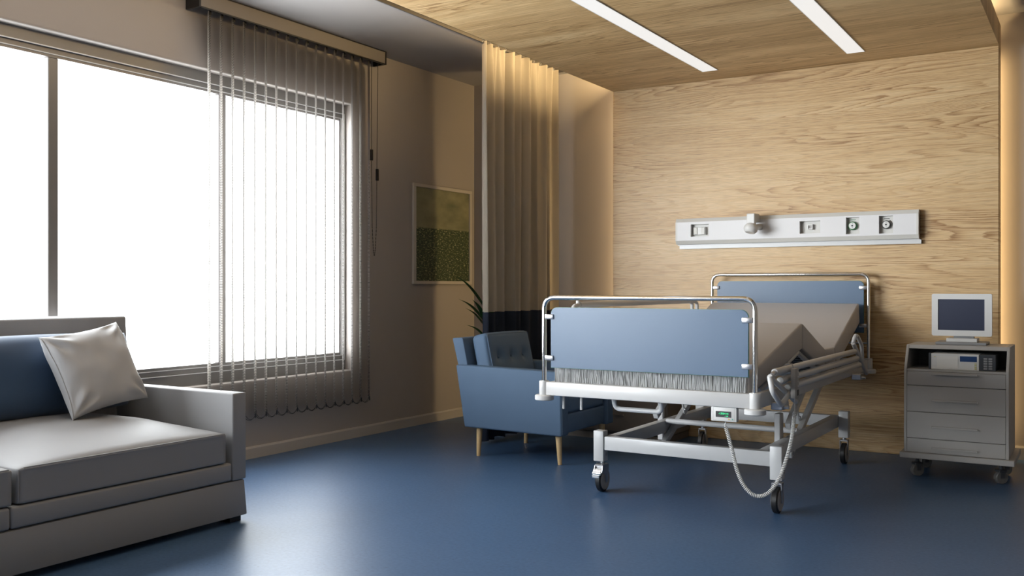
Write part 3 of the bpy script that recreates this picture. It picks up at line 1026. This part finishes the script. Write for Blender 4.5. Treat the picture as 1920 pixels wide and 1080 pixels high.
# left side rail, raised
LX = -2.515
b = MB(); b.cyl((LX, 4.79, 1.055), (LX, 6.50, 1.055), .0165, seg=16, bev=.002); rail = b.build('side_rail', 'white', bed)
b = MB()
b.tube(rcorner([(LX, 4.60, .60), (LX, 4.715, 1.046), (LX, 4.80, 1.056)], .03, 5), .0125, seg=12)
b.cyl((LX, 4.775, 1.05), (LX, 4.775, 1.078), .012, seg=12); b.build('rail_end', 'white', rail)
b = MB()
b.tube(rcorner([(LX, 6.42, .60), (LX, 6.560, .86), (LX, 6.548, 1.045), (LX, 6.50, 1.05)], .03, 5), .0125, seg=12)
b.tube(rcorner([(LX, 6.46, .60), (LX, 6.660, .86), (LX, 6.648, 1.045), (LX, 6.50, 1.06)], .03, 5), .0125, seg=12)
b.build('rail_end', 'white', rail)
for (y0, y1, z) in ((4.72, 6.50, .955), (4.69, 6.52, .855)):
    b = MB(); b.cyl((LX, y0, z), (LX, y1, z), .0165, seg=16, bev=.002); b.build('rail_bar', 'white', rail)
for (y, z) in ((4.60, .588), (6.44, .588)):
    b = MB(); b.box((LX + .012, y - .055, z - .03), (LX + .06, y + .055, z + .008), .004, 1); b.build('rail_bracket', 'steel', rail)

# wheeled base
b = MB()
b.box((-2.365, 4.805, .238), (-1.418, 4.855, .314), .004, 2)
b.box((-2.365, 6.40, .238), (-1.440, 6.450, .314), .004, 2)
b.box((-2.372, 4.857, .238), (-2.320, 6.398, .314), .004, 2)
b.box((-1.500, 4.857, .238), (-1.450, 6.398, .314), .004, 2)
b.tube([(-2.318, 5.60, .312), (-1.502, 5.60, .312)], .017, seg=14)
b.box((-1.75, 4.858, .236), (-1.60, 5.05, .262), .006, 2)
b.build('base_frame', 'white', bed)


def caster(cx, cy, brake):
    """swivel caster under a leg post; the wheel rolls along Y"""
    r = .067
    f = MB(); f.lathe((cx, cy, r), [(.040, -.0165), (.060, -.0165), (.067, -.011), (.067, .011), (.060, .0165), (.040, .0165)], axis='X', seg=36)
    w = f.build('caster_wheel', 'rubber', None)
    w.parent = bed
    o = origin_of(bed)
    w.location = -o
    f = MB()
    for s in (-1, 1):
        f.lathe((cx + s * .0165, cy, r), [(.006, s * .004), (.054, s * .0025), (.055, 0)] if s > 0 else [(.006, s * .004), (.054, s * .0025), (.055, 0)], axis='X', seg=32)
    f.build('wheel_cover', 'hub', w)
    f = MB()
    zt = .158
    for s in (-1, 1):
        x = cx + s * .024
        f.prism([(cy - .010, r - .014), (cy + .012, r - .014), (cy + .026, .105), (cy + .028, zt - .006), (cy - .050, zt - .006), (cy - .060, .115), (cy - .014, .098)] if brake else
                [(cy - .010, r - .014), (cy + .012, r - .014), (cy + .018, zt - .006), (cy - .016, zt - .006)], 'X', x - .0025, x + .0025, .001, 1)
    f.box((cx - .0265, cy - (.05 if brake else .016), zt - .012), (cx + .0265, cy + .026, zt), .003, 1)
    f.cyl((cx, cy, zt), (cx, cy, .176), .012, seg=14)
    fk = f.build('caster_fork', 'steel', bed)
    if brake:
        f = MB(); f.prism([(cy - .012, .162), (cy - .050, .135), (cy - .066, .112), (cy - .066, .100), (cy - .058, .100), (cy - .044, .122), (cy - .010, .150)], 'X', cx - .033, cx + .020, .002, 1)
        f.prism([(cy - .072, .101), (cy - .054, .101), (cy - .058, .084), (cy - .070, .084)], 'X', cx - .032, cx + .012, .002, 1)
        f.build('brake_pedal', 'chrome', fk)


for (x, y, br) in ((-2.400, 4.83, True), (-1.396, 4.83, False), (-2.400, 6.425, False), (-1.418, 6.425, False)):
    b = MB(); b.box((x - .031, y - .030, .172), (x + .031, y + .030, .344), .004, 2)
    post = b.build('leg_post', 'white', bed)
    b = MB(); b.cyl((x + .031, y + .004, .212), (x + .036, y + .004, .212), .010, seg=14); b.build('post_bolt', 'steel', post)
    caster(x + (.0 if x > -2 else .012), y + .0, br)
b = MB(); b.box((-1.449, 6.405, .245), (-1.41, 6.445, .31), .003, 1); b.build('post_bracket', 'white', bed)


# lifting levers
def lever(x, p0, p1, w=.022, t=.014, name='lift_lever'):
    f = MB()
    a = Vector((p0[0], p0[1])); c = Vector((p1[0], p1[1]))
    d = (c - a).normalized(); n_ = Vector((-d.y, d.x)) * w
    f.prism([tuple(a + n_), tuple(a - n_), tuple(c - n_), tuple(c + n_)], 'X', x - t, x + t, .003, 1)
    lv = f.build(name, 'white', bed)
    f = MB()
    for q in (a + d * .03, c - d * .03):
        f.cyl((x + t, q.x, q.y), (x + t + .006, q.x, q.y), .010, seg=12)
    f.build('pivot_bolt', 'steel', lv)
    return lv


for (x, x2, s) in ((-2.262, -2.300, 1), (-1.470, -1.522, -1)):
    lever(x, (5.29, .380), (5.68, .60), .018, .016)
    lever(x2, (5.50, .180), (6.35, .60), .018, .017)
    lever(x2 + s * .022, (5.72, .50), (5.80, .34), .008, .006, 'link_rod')
    b = MB(); b.box((x2 - .016, 5.26, .175), (x2 + .016, 5.33, .45 if s < 0 else .236), .003, 1); b.build('pivot_bracket', 'white', bed)
b = MB(); b.box((-2.412, 5.675, .175), (-2.378, 5.705, .42), .003, 1); b.build('lift_strut', 'white', bed)
b = MB(); b.box((-2.02, 5.05, .50), (-1.92, 5.35, .58), .006, 2); b.cyl((-1.97, 5.35, .54), (-1.97, 5.75, .50), .018, seg=14); b.build('actuator', 'white', bed)

# digital scale display under the foot rail
ctl = MB(); ctl.box((-1.562, 4.312, .522), (-1.437, 4.345, .594), .004, 2)
ctl = ctl.build('scale_display', 'plastic', bed)
b = MB(); b.box((-1.538, 4.3105, .542), (-1.463, 4.313, .570)); b.build('display_window', 'black', ctl, smooth=False)
b = MB()
for (z0, z1, x0, x1) in ((.5885, .5893, -1.552, -1.447), (.528, .5288, -1.552, -1.447)):
    b.box((x0, 4.3112, z0), (x1, 4.3122, z1))
b.box((-1.552, 4.3112, .5288), (-1.5512, 4.3122, .5885)); b.box((-1.4478, 4.3112, .5288), (-1.447, 4.3122, .5885))
b.build('display_border', 'grey', ctl, smooth=False)
b = MB()
for (x, m_) in ((-1.474, 'orange'), (-1.457, 'teal')):
    f = MB(); f.lathe((x, 4.3115, .5345), [(.0032, 0), (.0030, -.0012)], axis='Y', seg=12); f.build('display_key', m_, ctl)


def text_mesh(txt, size, loc, mat, parent, name, extr=.0003, align='CENTER'):
    cu = bpy.data.curves.new(name + '_curve', 'FONT')
    cu.body = txt; cu.size = size; cu.extrude = extr; cu.align_x = align
    tmp = bpy.data.objects.new(name + '_tmp', cu)
    COL.objects.link(tmp)
    bpy.context.view_layer.update()
    me = bpy.data.meshes.new_from_object(tmp)
    bpy.data.objects.remove(tmp); bpy.data.curves.remove(cu)
    off = origin_of(parent)
    R = Matrix.Rotation(math.pi / 2, 4, 'X')
    me.transform(Matrix.Translation(Vector(loc) - off) @ R)
    me.materials.clear(); me.materials.append(M[mat])
    o = bpy.data.objects.new(name, me); COL.objects.link(o); o.parent = parent
    return o


text_mesh('-13504 N', .0125, (-1.500, 4.3100, .5555), 'green_led', ctl, 'display_digits')
text_mesh('- 1:00', .0075, (-1.486, 4.3100, .5455), 'green_led', ctl, 'display_digits')

# hand control hanging on the rail, with its coiled cord
rem = thing('hand_control', 'slim grey hand control with a white coiled cord hanging on the folded bed rail', 'remote control', (-1.25, 4.57, .62))
b = MB(); b.box((-1.2515, 4.548, .622), (-1.2280, 4.610, .765), .004, 2); hs = b.build('handset', 'handset', rem)
b = MB()
for k in range(4):
    b.box((-1.2285, 4.585, .742 - k * .022), (-1.2265, 4.597, .750 - k * .022))
b.build('keypad', 'paper', hs, smooth=False)
b = MB(); b.box((-1.2285, 4.578, .634), (-1.2265, 4.604, .662)); b.build('label_window', 'black', hs, smooth=False)
b = MB(); b.tube([(-1.245, 4.578, .763), (-1.252, 4.578, .785), (-1.285, 4.578, .783)], .003, seg=6); b.build('hanger_hook', 'steel', hs)
# path of the cord: control box -> slack loop -> handset
ctrl = [(-1.500, 4.335, .500), (-1.487, 4.34, .455), (-1.470, 4.345, .385), (-1.445, 4.35, .285), (-1.410, 4.355, .215), (-1.362, 4.36, .180), (-1.308, 4.37, .195), (-1.262, 4.39, .262), (-1.236, 4.42, .350), (-1.225, 4.47, .440), (-1.229, 4.52, .515), (-1.233, 4.555, .565)]


def catmull(P, n):
    P = [Vector(p) for p in P]
    P = [P[0] * 2 - P[1]] + P + [P[-1] * 2 - P[-2]]
    out = []
    m = len(P) - 3
    for i in range(n + 1):
        t = i / n * m
        k = min(int(t), m - 1); f = t - k
        a, b_, c, d = P[k], P[k + 1], P[k + 2], P[k + 3]
        out.append(.5 * ((2 * b_) + (-a + c) * f + (2 * a - 5 * b_ + 4 * c - d) * f * f + (-a + 3 * b_ - 3 * c + d) * f ** 3))
    return out


cp = catmull(ctrl, 1500)
ln = [0.0]
for i in range(1, len(cp)):
    ln.append(ln[-1] + (cp[i] - cp[i - 1]).length)
pitch = .0080
pts = []
up = Vector((0, 1, 0))
steps = int(ln[-1] / pitch * 11)
j = 0
for s in range(steps + 1):
    dist = ln[-1] * s / steps
    while j < len(ln) - 2 and ln[j + 1] < dist:
        j += 1
    f = (dist - ln[j]) / max(1e-9, ln[j + 1] - ln[j])
    c = cp[j].lerp(cp[j + 1], f)
    t = (cp[j + 1] - cp[j]).normalized()
    up = (up - t * up.dot(t)).normalized()
    w = t.cross(up)
    a = 2 * math.pi * dist / pitch
    e = min(1, dist / .012, (ln[-1] - dist) / .012)
    pts.append(c + (up * math.cos(a) + w * math.sin(a)) * (.0074 * e))
b = MB(); b.tube(pts, .0027, seg=6)
b.build('coiled_cord', 'plastic', rem, angle=80)
b = MB(); b.tube(catmull([(-1.500, 4.335, .522), (-1.497, 4.335, .512), (-1.502, 4.335, .506), (-1.500, 4.335, .500)], 16), .003, seg=8); b.build('cord_lead', 'plastic', rem)
b = MB(); b.tube(catmull([(-1.233, 4.555, .565), (-1.237, 4.568, .590), (-1.240, 4.578, .624)], 10), .003, seg=8); b.build('cord_lead', 'plastic', rem)

# ------------------------------------------------------------------ armchair
ac = thing('armchair', 'blue upholstered armchair with tufted back and tapered wooden legs beside the bed', 'armchair', (-3.35, 5.72, 0))
AY0, AY1 = 5.335, 6.105


def arm_chair_side(y0, y1):
    f = MB()
    f.prism([(-3.690, .200), (-2.930, .192), (-2.938, .608), (-3.762, .622)], 'Y', y0, y1, .014, 3)
    return f


for (y0, y1) in ((AY0, AY0 + .105), (AY1 - .105, AY1)):
    a = arm_chair_side(y0, y1).build('armrest', 'chair', ac)
    f = MB(); yy = y0 + .008
    f.tube(rcorner([(-2.9315, y0 + .012, .205), (-2.9385, y0 + .012, .600), (-3.755, y0 + .012, .6165)], .01, 3), .0035, seg=6)
    f.build('piping', 'chairseam', a)
f = MB(); f.box((-3.66, AY0 + .105, .200), (-2.950, AY1 - .105, .325), .012, 3); f.build('seat_frame', 'chair', ac)


def cushion(cx, cy, cz, sx, sy, sz, rnd=.045, crown=.02, name='cushion', mat='chair', parent=None, rot=None, tufts=None, seams=True, n=26, origin=None, wrinkle=0.0):
    """a puffed box cushion: sx, sy, sz full sizes; crown lifts the +Z and -Z faces; tufts: list of (u, v, depth) on +Z face"""
    f = MB()
    bm = f.bm
    bmesh.ops.create_cube(bm, size=2.0)
    bmesh.ops.subdivide_edges(bm, edges=bm.edges[:], cuts=n, use_grid_fill=True)
    hx, hy, hz = sx / 2, sy / 2, sz / 2
    for v in bm.verts:
        x, y, z = v.co
        p = Vector((x * hx, y * hy, z * hz))
        q = Vector((max(-hx + rnd, min(hx - rnd, p.x)), max(-hy + rnd, min(hy - rnd, p.y)), max(-hz + rnd, min(hz - rnd, p.z))))
        d = p - q
        if d.length > 1e-9:
            p = q + d.normalized() * min(rnd, max(abs(d.x), abs(d.y), abs(d.z)))
        fx, fy = max(0, 1 - x * x), max(0, 1 - y * y)
        p.z += crown * (fx * fy) ** .6 * z
        p.x += crown * .35 * (fy * max(0, 1 - z * z)) ** .7 * x
        p.y += crown * .35 * (fx * max(0, 1 - z * z)) ** .7 * y
        if tufts and z > .5:
            for (tu, tv, td) in tufts:
                dd = ((x - tu) * hx) ** 2 + ((y - tv) * hy) ** 2
                p.z -= td * math.exp(-dd / .0016) + td * .35 * math.exp(-dd / .010)
        if wrinkle:
            p += Vector((noise.noise(p * 6), noise.noise(p * 6 + Vector((9, 0, 0))), noise.noise(p * 6 + Vector((0, 9, 0))))) * wrinkle
        v.co = p
    for v in bm.verts:
        if rot is not None:
            v.co = rot @ v.co
        v.co += Vector((cx, cy, cz))
    return f.build(name, mat, parent, angle=70, origin=origin)


cushion(-3.28, 5.72, .385, .66, .55, .13, .035, .020, 'seat_cushion', 'chair', ac)
# back shell behind the cushion
f = MB(); f.prism([(-3.66, .20), (-3.60, .20), (-3.735, .800), (-3.745, .806), (-3.815, .803), (-3.822, .795)], 'Y', AY0 + .05, AY1 - .05, .010, 3)
shell = f.build('back_shell', 'chair', ac)
f = MB(); f.tube([(-3.712, AY0 + .056, .66), (-3.742, AY0 + .056, .798)], .003, seg=6); f.build('piping', 'chairseam', shell)
# back cushion: local Z faces the sitter (+X), local X points up
rb = Matrix(((0.225, 0, 0.974), (0, -1, 0), (0.974, 0, -0.225)))
rb = Matrix(((-0.225, 0, 0.974), (0, -1, 0), (0.974, 0, 0.225)))
bc = cushion(-3.598, 5.72, .640, .385, .565, .125, .030, .022, 'back_cushion', 'chair', ac, rot=rb,
             tufts=[(u_, v_, .024) for u_ in (.10,) for v_ in (-.58, 0.0, .58)], n=44)
for u_ in (.10,):
    for v_ in (-.58, 0.0, .58):
        p = rb @ Vector((u_ * .1925, v_ * .2825, .0560)) + Vector((-3.598, 5.72, .640))
        f = MB(); f.lathe((0, 0, 0), [(.0075, -.004), (.0075, .001), (.004, .004), (.0005, .005)], seg=12)
        for v in f.bm.verts:
            v.co = rb @ v.co + p
        f.build('tuft_button', 'chair', bc)
f = MB()
pr = [(-.165, -.262), (.172, -.262), (.172, .262), (-.165, .262)]
f.tube(rcorner([rb @ Vector((x, y, .061)) + Vector((-3.598, 5.72, .640)) for x, y in ((-.16, -.2700), (.182, -.2700), (.182, .2700), (-.16, .2700))], .02, 4), .0028, seg=6)
f.build('piping', 'chairseam', bc)
for (x, y, sx_) in ((-3.607, 5.405, 1), (-2.99, 5.405, 1), (-3.607, 6.035, 1), (-2.99, 6.035, 1)):
    f = MB(); dx = -.010 if x < -3.3 else .010
    f.cyl((x + dx, y, 0.0), (x, y, .200), .0135, .022, seg=20)
    f.build('leg', 'legwood', ac)

# low taupe bedside cabinet behind the armchair
ns = thing('bedside_cabinet', 'low taupe bedside cabinet behind the blue armchair', 'cabinet', (-3.16, 6.73, 0))
f = MB(); f.box((-3.62, 6.505, .055), (-2.690, 6.965, .600), .003, 1); f.build('body', 'nightstand', ns)
f = MB(); f.box((-3.61, 6.515, 0), (-2.700, 6.96, .048)); f.build('plinth', 'nightstand', ns, smooth=False)
f = MB(); f.box((-3.64, 6.490, .600), (-2.675, 6.965, .625), .003, 1); f.build('top', 'nightstand', ns)
for (z0, z1) in ((.07, .325), (.335, .59)):
    f = MB(); f.box((-3.61, 6.488, z0), (-2.70, 6.505, z1), .003, 1); d = f.build('drawer', 'nightstand', ns)
    f = MB(); f.box((-3.28, 6.476, (z0 + z1) / 2 - .006), (-3.03, 6.488, (z0 + z1) / 2 + .006)); f.build('drawer_handle', 'nightstand', d)

# ------------------------------------------------------------------ equipment cabinet on the right
cb = thing('equipment_cabinet', 'grey wheeled drawer cabinet with an open shelf, carrying the monitor', 'cabinet', (-.72, 6.45, 0))
CX0, CX1, CYf, CYb = -1.008, -.440, 6.16, 6.62
f = MB(); f.box((CX0 - .022, CYf - .022, .122), (CX1 + .030, CYb + .03, .156), .003, 1); f.build('base_plate', 'cab', cb)
side = [(CYf, .156), (CYb, .156), (CYb, .802), (CYf + .098, .802), (CYf, .660)]
for (x0, x1) in ((CX0, CX0 + .016), (CX1 - .016, CX1)):
    f = MB(); f.prism(side, 'X', x0, x1, .002, 1); f.build('side_panel', 'cab', cb)
f = MB(); f.prism([(CYf + .084, .780), (CYf + .098, .802), (CYb, .802), (CYb, .780)], 'X', CX0 + .016, CX1 - .016); f.build('top_panel', 'cab', cb, smooth=False)
f = MB(); f.box((CX0 + .016, CYb - .012, .156), (CX1 - .016, CYb, .780)); f.build('back_panel', 'cab', cb, smooth=False)
f = MB(); f.box((CX0 + .016, CYf + .008, .648), (CX1 - .016, CYb - .012, .660)); f.build('shelf', 'cab', cb, smooth=False)
f = MB(); f.box((CX0 + .016, CYf + .020, .158), (CX1 - .016, CYb - .012, .646)); f.build('carcass', 'cabdark', cb, smooth=False)
for (z0, z1, zh) in ((.5625, .646, .637), (.404, .5595, .478), (.244, .401, .318), (.158, .241, .190)):
    f = MB(); f.box((CX0 + .017, CYf + .001, z0), (CX1 - .017, CYf + .0195, z1), .0015, 1); d = f.build('drawer', 'cab', cb)
    f = MB(); f.box((-.852, CYf - .020, zh - .006), (-.602, CYf - .011, zh + .005), .001, 1)
    for xx in (-.835, -.620):
        f.cyl((xx, CYf - .012, zh), (xx, CYf + .002, zh), .003, seg=8)
    f.build('drawer_handle', 'cab', d)
for (x, y) in ((-.945, 6.245), (-.488, 6.245), (-.945, 6.56), (-.488, 6.56)):
    a = math.radians(-38)
    f = MB(); f.lathe((0, 0, 0), [(.010, -.016), (.034, -.016), (.038, -.012), (.038, .012), (.034, .016), (.010, .016)], axis='X', seg=28)
    R = Matrix.Rotation(math.radians(-52), 3, 'Z')
    for v in f.bm.verts:
        v.co = R @ v.co + Vector((x, y, .038))
    w = f.build('caster_wheel', 'wheelgrey', cb)
    f = MB(); f.box((-.024, -.026, .070), (.024, .026, .085), .003, 1); f.cyl((0, 0, .085), (0, 0, .124), .011, seg=12)
    f.box((-.022, -.012, .035), (-.018, .012, .072)); f.box((.018, -.012, .035), (.022, .012, .072))
    for v in f.bm.verts:
        v.co = R @ v.co + Vector((x, y, 0))
    f.build('caster_fork', 'dkgrey', w)

# monitor
mo = thing('monitor', 'old square monitor with a pale bezel and dark screen on the wheeled cabinet', 'monitor', (-.70, 6.5, .803))
my = 6.42
sc_ = my / 6.45
def mx(x): return x * sc_
def mz(z): return 1.15 + (z - 1.15) * sc_
x0, x1, z0, z1 = mx(-.892), mx(-.553), mz(.852), mz(1.114)
sx0, sx1, sz0, sz1 = mx(-.856), mx(-.594), mz(.888), mz(1.080)
f = MB()
f.prism(rrect(x0, z0, sx0, z1, .010, 4, (1, 0, 0, 1)), 'Y', my, my + .028); f.prism(rrect(sx1, z0, x1, z1, .010, 4, (0, 1, 1, 0)), 'Y', my, my + .028)
f.box((sx0, my, z0), (sx1, my + .028, sz0)); f.box((sx0, my, sz1), (sx1, my + .028, z1))
f.build('bezel', 'plastic', mo, angle=30)
f = MB(); f.box((sx0, my + .006, sz0), (sx1, my + .020, sz1)); f.build('screen', 'screen', mo, smooth=False)
f = MB()
f.prism([(my + .028, z0 + .008), (my + .075, z0 + .03), (my + .075, z1 - .05), (my + .028, z1 - .008)], 'X', x0 + .01, x1 - .004, .004, 1)
f.box((x0 + .06, my + .07, z0 + .05), (x1 - .035, my + .10, z1 - .08), .006, 1); f.build('rear_shell', 'plastic', mo)
f = MB(); f.box((mx(-.768), my + .012, .838), (mx(-.655), my + .07, z0 + .004)); f.build('neck', 'grey', mo, smooth=False)
f = MB(); f.box((mx(-.805), my - .030, .818), (mx(-.632), my + .10, .840), .002, 1); f.build('stand_block', 'plastic', mo)
f = MB(); f.box((mx(-.863), my - .060, .8025), (mx(-.578), my + .15, .818), .002, 1); f.build('stand_base', 'grey', mo)

# boxy device in the shelf compartment
dv = thing('medical_device', 'flat grey electronic device with a keypad and blue display in the cabinet shelf', 'electronic device', (-.69, 6.35, .661))
dy = 6.205
f = MB(); f.box((-.862, dy, .6605), (-.600, dy + .25, .756), .002, 1); f.build('casing', 'plastic', dv)
f = MB(); f.box((-.875, dy - .002, .6605), (-.862, dy + .25, .758), .001, 1); f.build('end_block', 'dkgrey', dv)
f = MB(); f.box((-.5985, dy - .002, .6605), (-.512, dy + .24, .757), .002, 1); cs = f.build('side_block', 'dkgrey', dv)
f = MB(); f.box((-.829, dy - .0015, .672), (-.714, dy + .001, .742)); f.build('label_area', 'paper', dv, smooth=False)
f = MB(); f.box((-.703, dy - .002, .712), (-.612, dy + .001, .744)); f.build('lcd', 'lcd', dv, smooth=False)
for k in range(4):
    f = MB(); f.box((-.624, dy - .003, .699 - k * .010), (-.613, dy + .001, .703 - k * .010)); f.build('indicator', 'yellow', dv, smooth=False)
f = MB(); f.box((-.846, dy - .0015, .735), (-.836, dy + .001, .738)); f.build('indicator', 'yellow', dv, smooth=False)
for i in range(2):
    for k in range(5):
        f = MB(); f.box((-.576 + i * .026, dy - .005, .728 - k * .0145), (-.556 + i * .026, dy - .001, .738 - k * .0145), .001, 1); f.build('key', 'grey', dv)

# ------------------------------------------------------------------ sofa, cushions
so = thing('sofa', 'grey leatherette sofa with a skirted base in the foreground by the window', 'sofa', (-4.15, 2.1, 0))
SX0, SX1, SY0, SY1 = -4.80, -3.592, .98, 3.300
f = MB(); f.box((SX0, SY0 + .01, .030), (SX1 - .004, SY1 - .008, .204), .006, 2)
for v in f.bm.verts:   # the skirt flares a little at the hem
    if v.co.z < .1 and v.co.x > -4:
        v.co.x += .008
        if v.co.y > 3: v.co.y += .010
f.build('skirt', 'sofa', so)
f = MB(); f.box((SX0, SY0 + .09, .209), (SX1 - .002, 2.105, .296), .012, 3); f.box((SX0, 2.108, .209), (SX1 - .002, SY1 - .087, .296), .012, 3); f.build('seat_base', 'sofa', so)
for (y0, y1) in ((SY0, SY0 + .086), (SY1 - .086, SY1)):
    f = MB(); f.box((SX0 + .02, y0, .207), (SX1, y1, .634), .008, 3); a = f.build('armrest', 'sofa', so)
f = MB(); f.prism([(-4.80, .21), (-4.47, .21), (-4.525, .990), (-4.535, .998), (-4.79, .998), (-4.80, .99)], 'Y', SY0 + .02, SY1 - .004, .010, 3); f.build('backrest', 'sofa', so)
for (yc, w_) in ((1.592, 1.045), (2.657, 1.045)):
    n = 40
    f = MB(); bm = f.bm
    bmesh.ops.create_cube(bm, size=2.0)
    bmesh.ops.subdivide_edges(bm, edges=bm.edges[:], cuts=n, use_grid_fill=True)
    xc, hx, hy = -4.045, .450, w_ / 2
    zc, hz, r_ = .372, .074, .014
    for v in bm.verts:
        x, y, z = v.co
        p = Vector((x * hx, y * hy, z * hz))
        q = Vector((max(-hx + r_, min(hx - r_, p.x)), max(-hy + r_, min(hy - r_, p.y)), max(-hz + r_, min(hz - r_, p.z))))
        d = p - q
        if d.length > 1e-9:
            p = q + d.normalized() * min(r_, max(abs(d.x), abs(d.y), abs(d.z)))
        if z > 0:
            fx = max(0, 1 - ((x + .25) / 1.25) ** 2) if x > -.25 else 1 - ((x + .25) / 1.1) ** 4 * .9
            fy = max(0, 1 - abs(y) ** 2.6)
            p.z += .088 * z * (fx ** .8) * (fy ** .75)
            p.z += z * .003 * noise.noise(Vector((x * 3, y * 4, yc)))
        v.co = p + Vector((xc, yc, zc))
    c = f.build('seat_cushion', 'sofa', so, angle=70)
    # stitched seam along the front top edge
    f = MB()
    f.tube([(SX1 + .0015, yc - hy + .02, .4445), (SX1 + .0015, yc + hy - .02, .4445)], .0028, seg=6)
    f.tube([(SX1 - .004, yc - hy + .002, .31), (SX1 - .004, yc - hy + .002, .438)], .0025, seg=6)
    f.build('seam', 'sofa', c)
for (x, y) in ((-3.66, 3.245), (-4.74, 3.245), (-3.66, 1.04), (-4.74, 1.04)):
    f = MB(); f.box((x - .03, y - .03, 0), (x + .045, y + .04, .032)); f.build('foot', 'sofa_dark', so, smooth=False)


def pillow(name, label, cat, c, U, V, T, a, bb, mat, seed, pinch=.10, crease=1.0, group=None, n=64):
    """a sewn pillow: a and bb half sizes along U and V, T half thickness along U x V; corners drawn out, edges concave"""
    U = Vector(U).normalized(); V = (Vector(V) - U * Vector(V).dot(U)).normalized(); W = U.cross(V)
    f = MB()
    def fn(u, v, s):
        x, y = u * 2 - 1, v * 2 - 1
        fx, fy = 1 - x * x, 1 - y * y
        k = 1 - pinch * (1 - (y * y)) * abs(x) ** 3
        m = 1 - pinch * (1 - (x * x)) * abs(y) ** 3
        px, py = x * a * k, y * bb * m
        h = (max(0, fx) * max(0, fy)) ** .42
        cz = .010 * crease * noise.noise(Vector((x * 2.2, y * 2.2, seed))) * h
        # creases running in from the corners
        for (qx, qy) in ((1, 1), (-1, 1), (1, -1), (-1, -1)):
            dx, dy = x - qx, y - qy
            r = math.hypot(dx, dy)
            ang = math.atan2(dy, dx)
            cz += crease * .010 * math.sin(ang * 9 + seed + qx * 2 + qy) * math.exp(-((r - .42) / .22) ** 2)
        return Vector(c) + U * px + V * py + W * (s * (T * h + cz * min(1, h * 3)))
    g1 = f.surf(lambda u, v: fn(u, v, 1), n, n)
    g2 = f.surf(lambda u, v: fn(u, v, -1), n, n)
    bmesh.ops.remove_doubles(f.bm, verts=f.bm.verts, dist=.0004)
    o = f.build(name, mat, None, angle=80, origin=c)
    tag(o, label, cat, group)
    return o, fn


p1, _f = pillow('throw_pillow', 'pale grey throw pillow with pointed corners leaning on the navy cushion', 'pillow', (-4.165, 2.862, .755), (-.03, .40, .055), (-.16, -.075, .37), .092, .222, .212, 'pillow', 2.0, .085)
p1.location = p1.location
f = MB()
f.tube([_f(0.004, v / 30, 1) + Vector((.002, 0, 0)) for v in range(31)], .0022, seg=5)
f.build('seam', 'pillow', p1)
f = MB()
_W = Vector((.997, 0, .080)); _U = Vector((-.080, 0, .997)); _c = Vector((-4.380, 2.665, .722))


def _nf(u, v, sg):
    x, y = u * 2 - 1, v * 2 - 1
    x = math.copysign(1 - (1 - abs(x)) ** 1.6, x); y = math.copysign(1 - (1 - abs(y)) ** 2.2, y)
    h = (max(0, 1 - x ** 4) ** .55) * (max(0, 1 - abs(y) ** 9) ** .5)
    return _c + _U * (x * (.190 + .012 * (1 - y * y))) + Vector((0, 1, 0)) * (y * .525) + _W * (sg * (.098 * h + .004 * noise.noise(Vector((x * 2, y * 5, 3))) * h))


f.surf(lambda u, v: _nf(u, v, 1), 48, 70); f.surf(lambda u, v: _nf(u, v, -1), 48, 70)
bmesh.ops.remove_doubles(f.bm, verts=f.bm.verts, dist=.0004)
nc = f.build('sofa_cushion', 'navy', None, angle=80, origin=(-4.398, 2.665, .53))
tag(nc, 'large navy blue back cushion on the sofa behind the grey throw pillow', 'cushion')
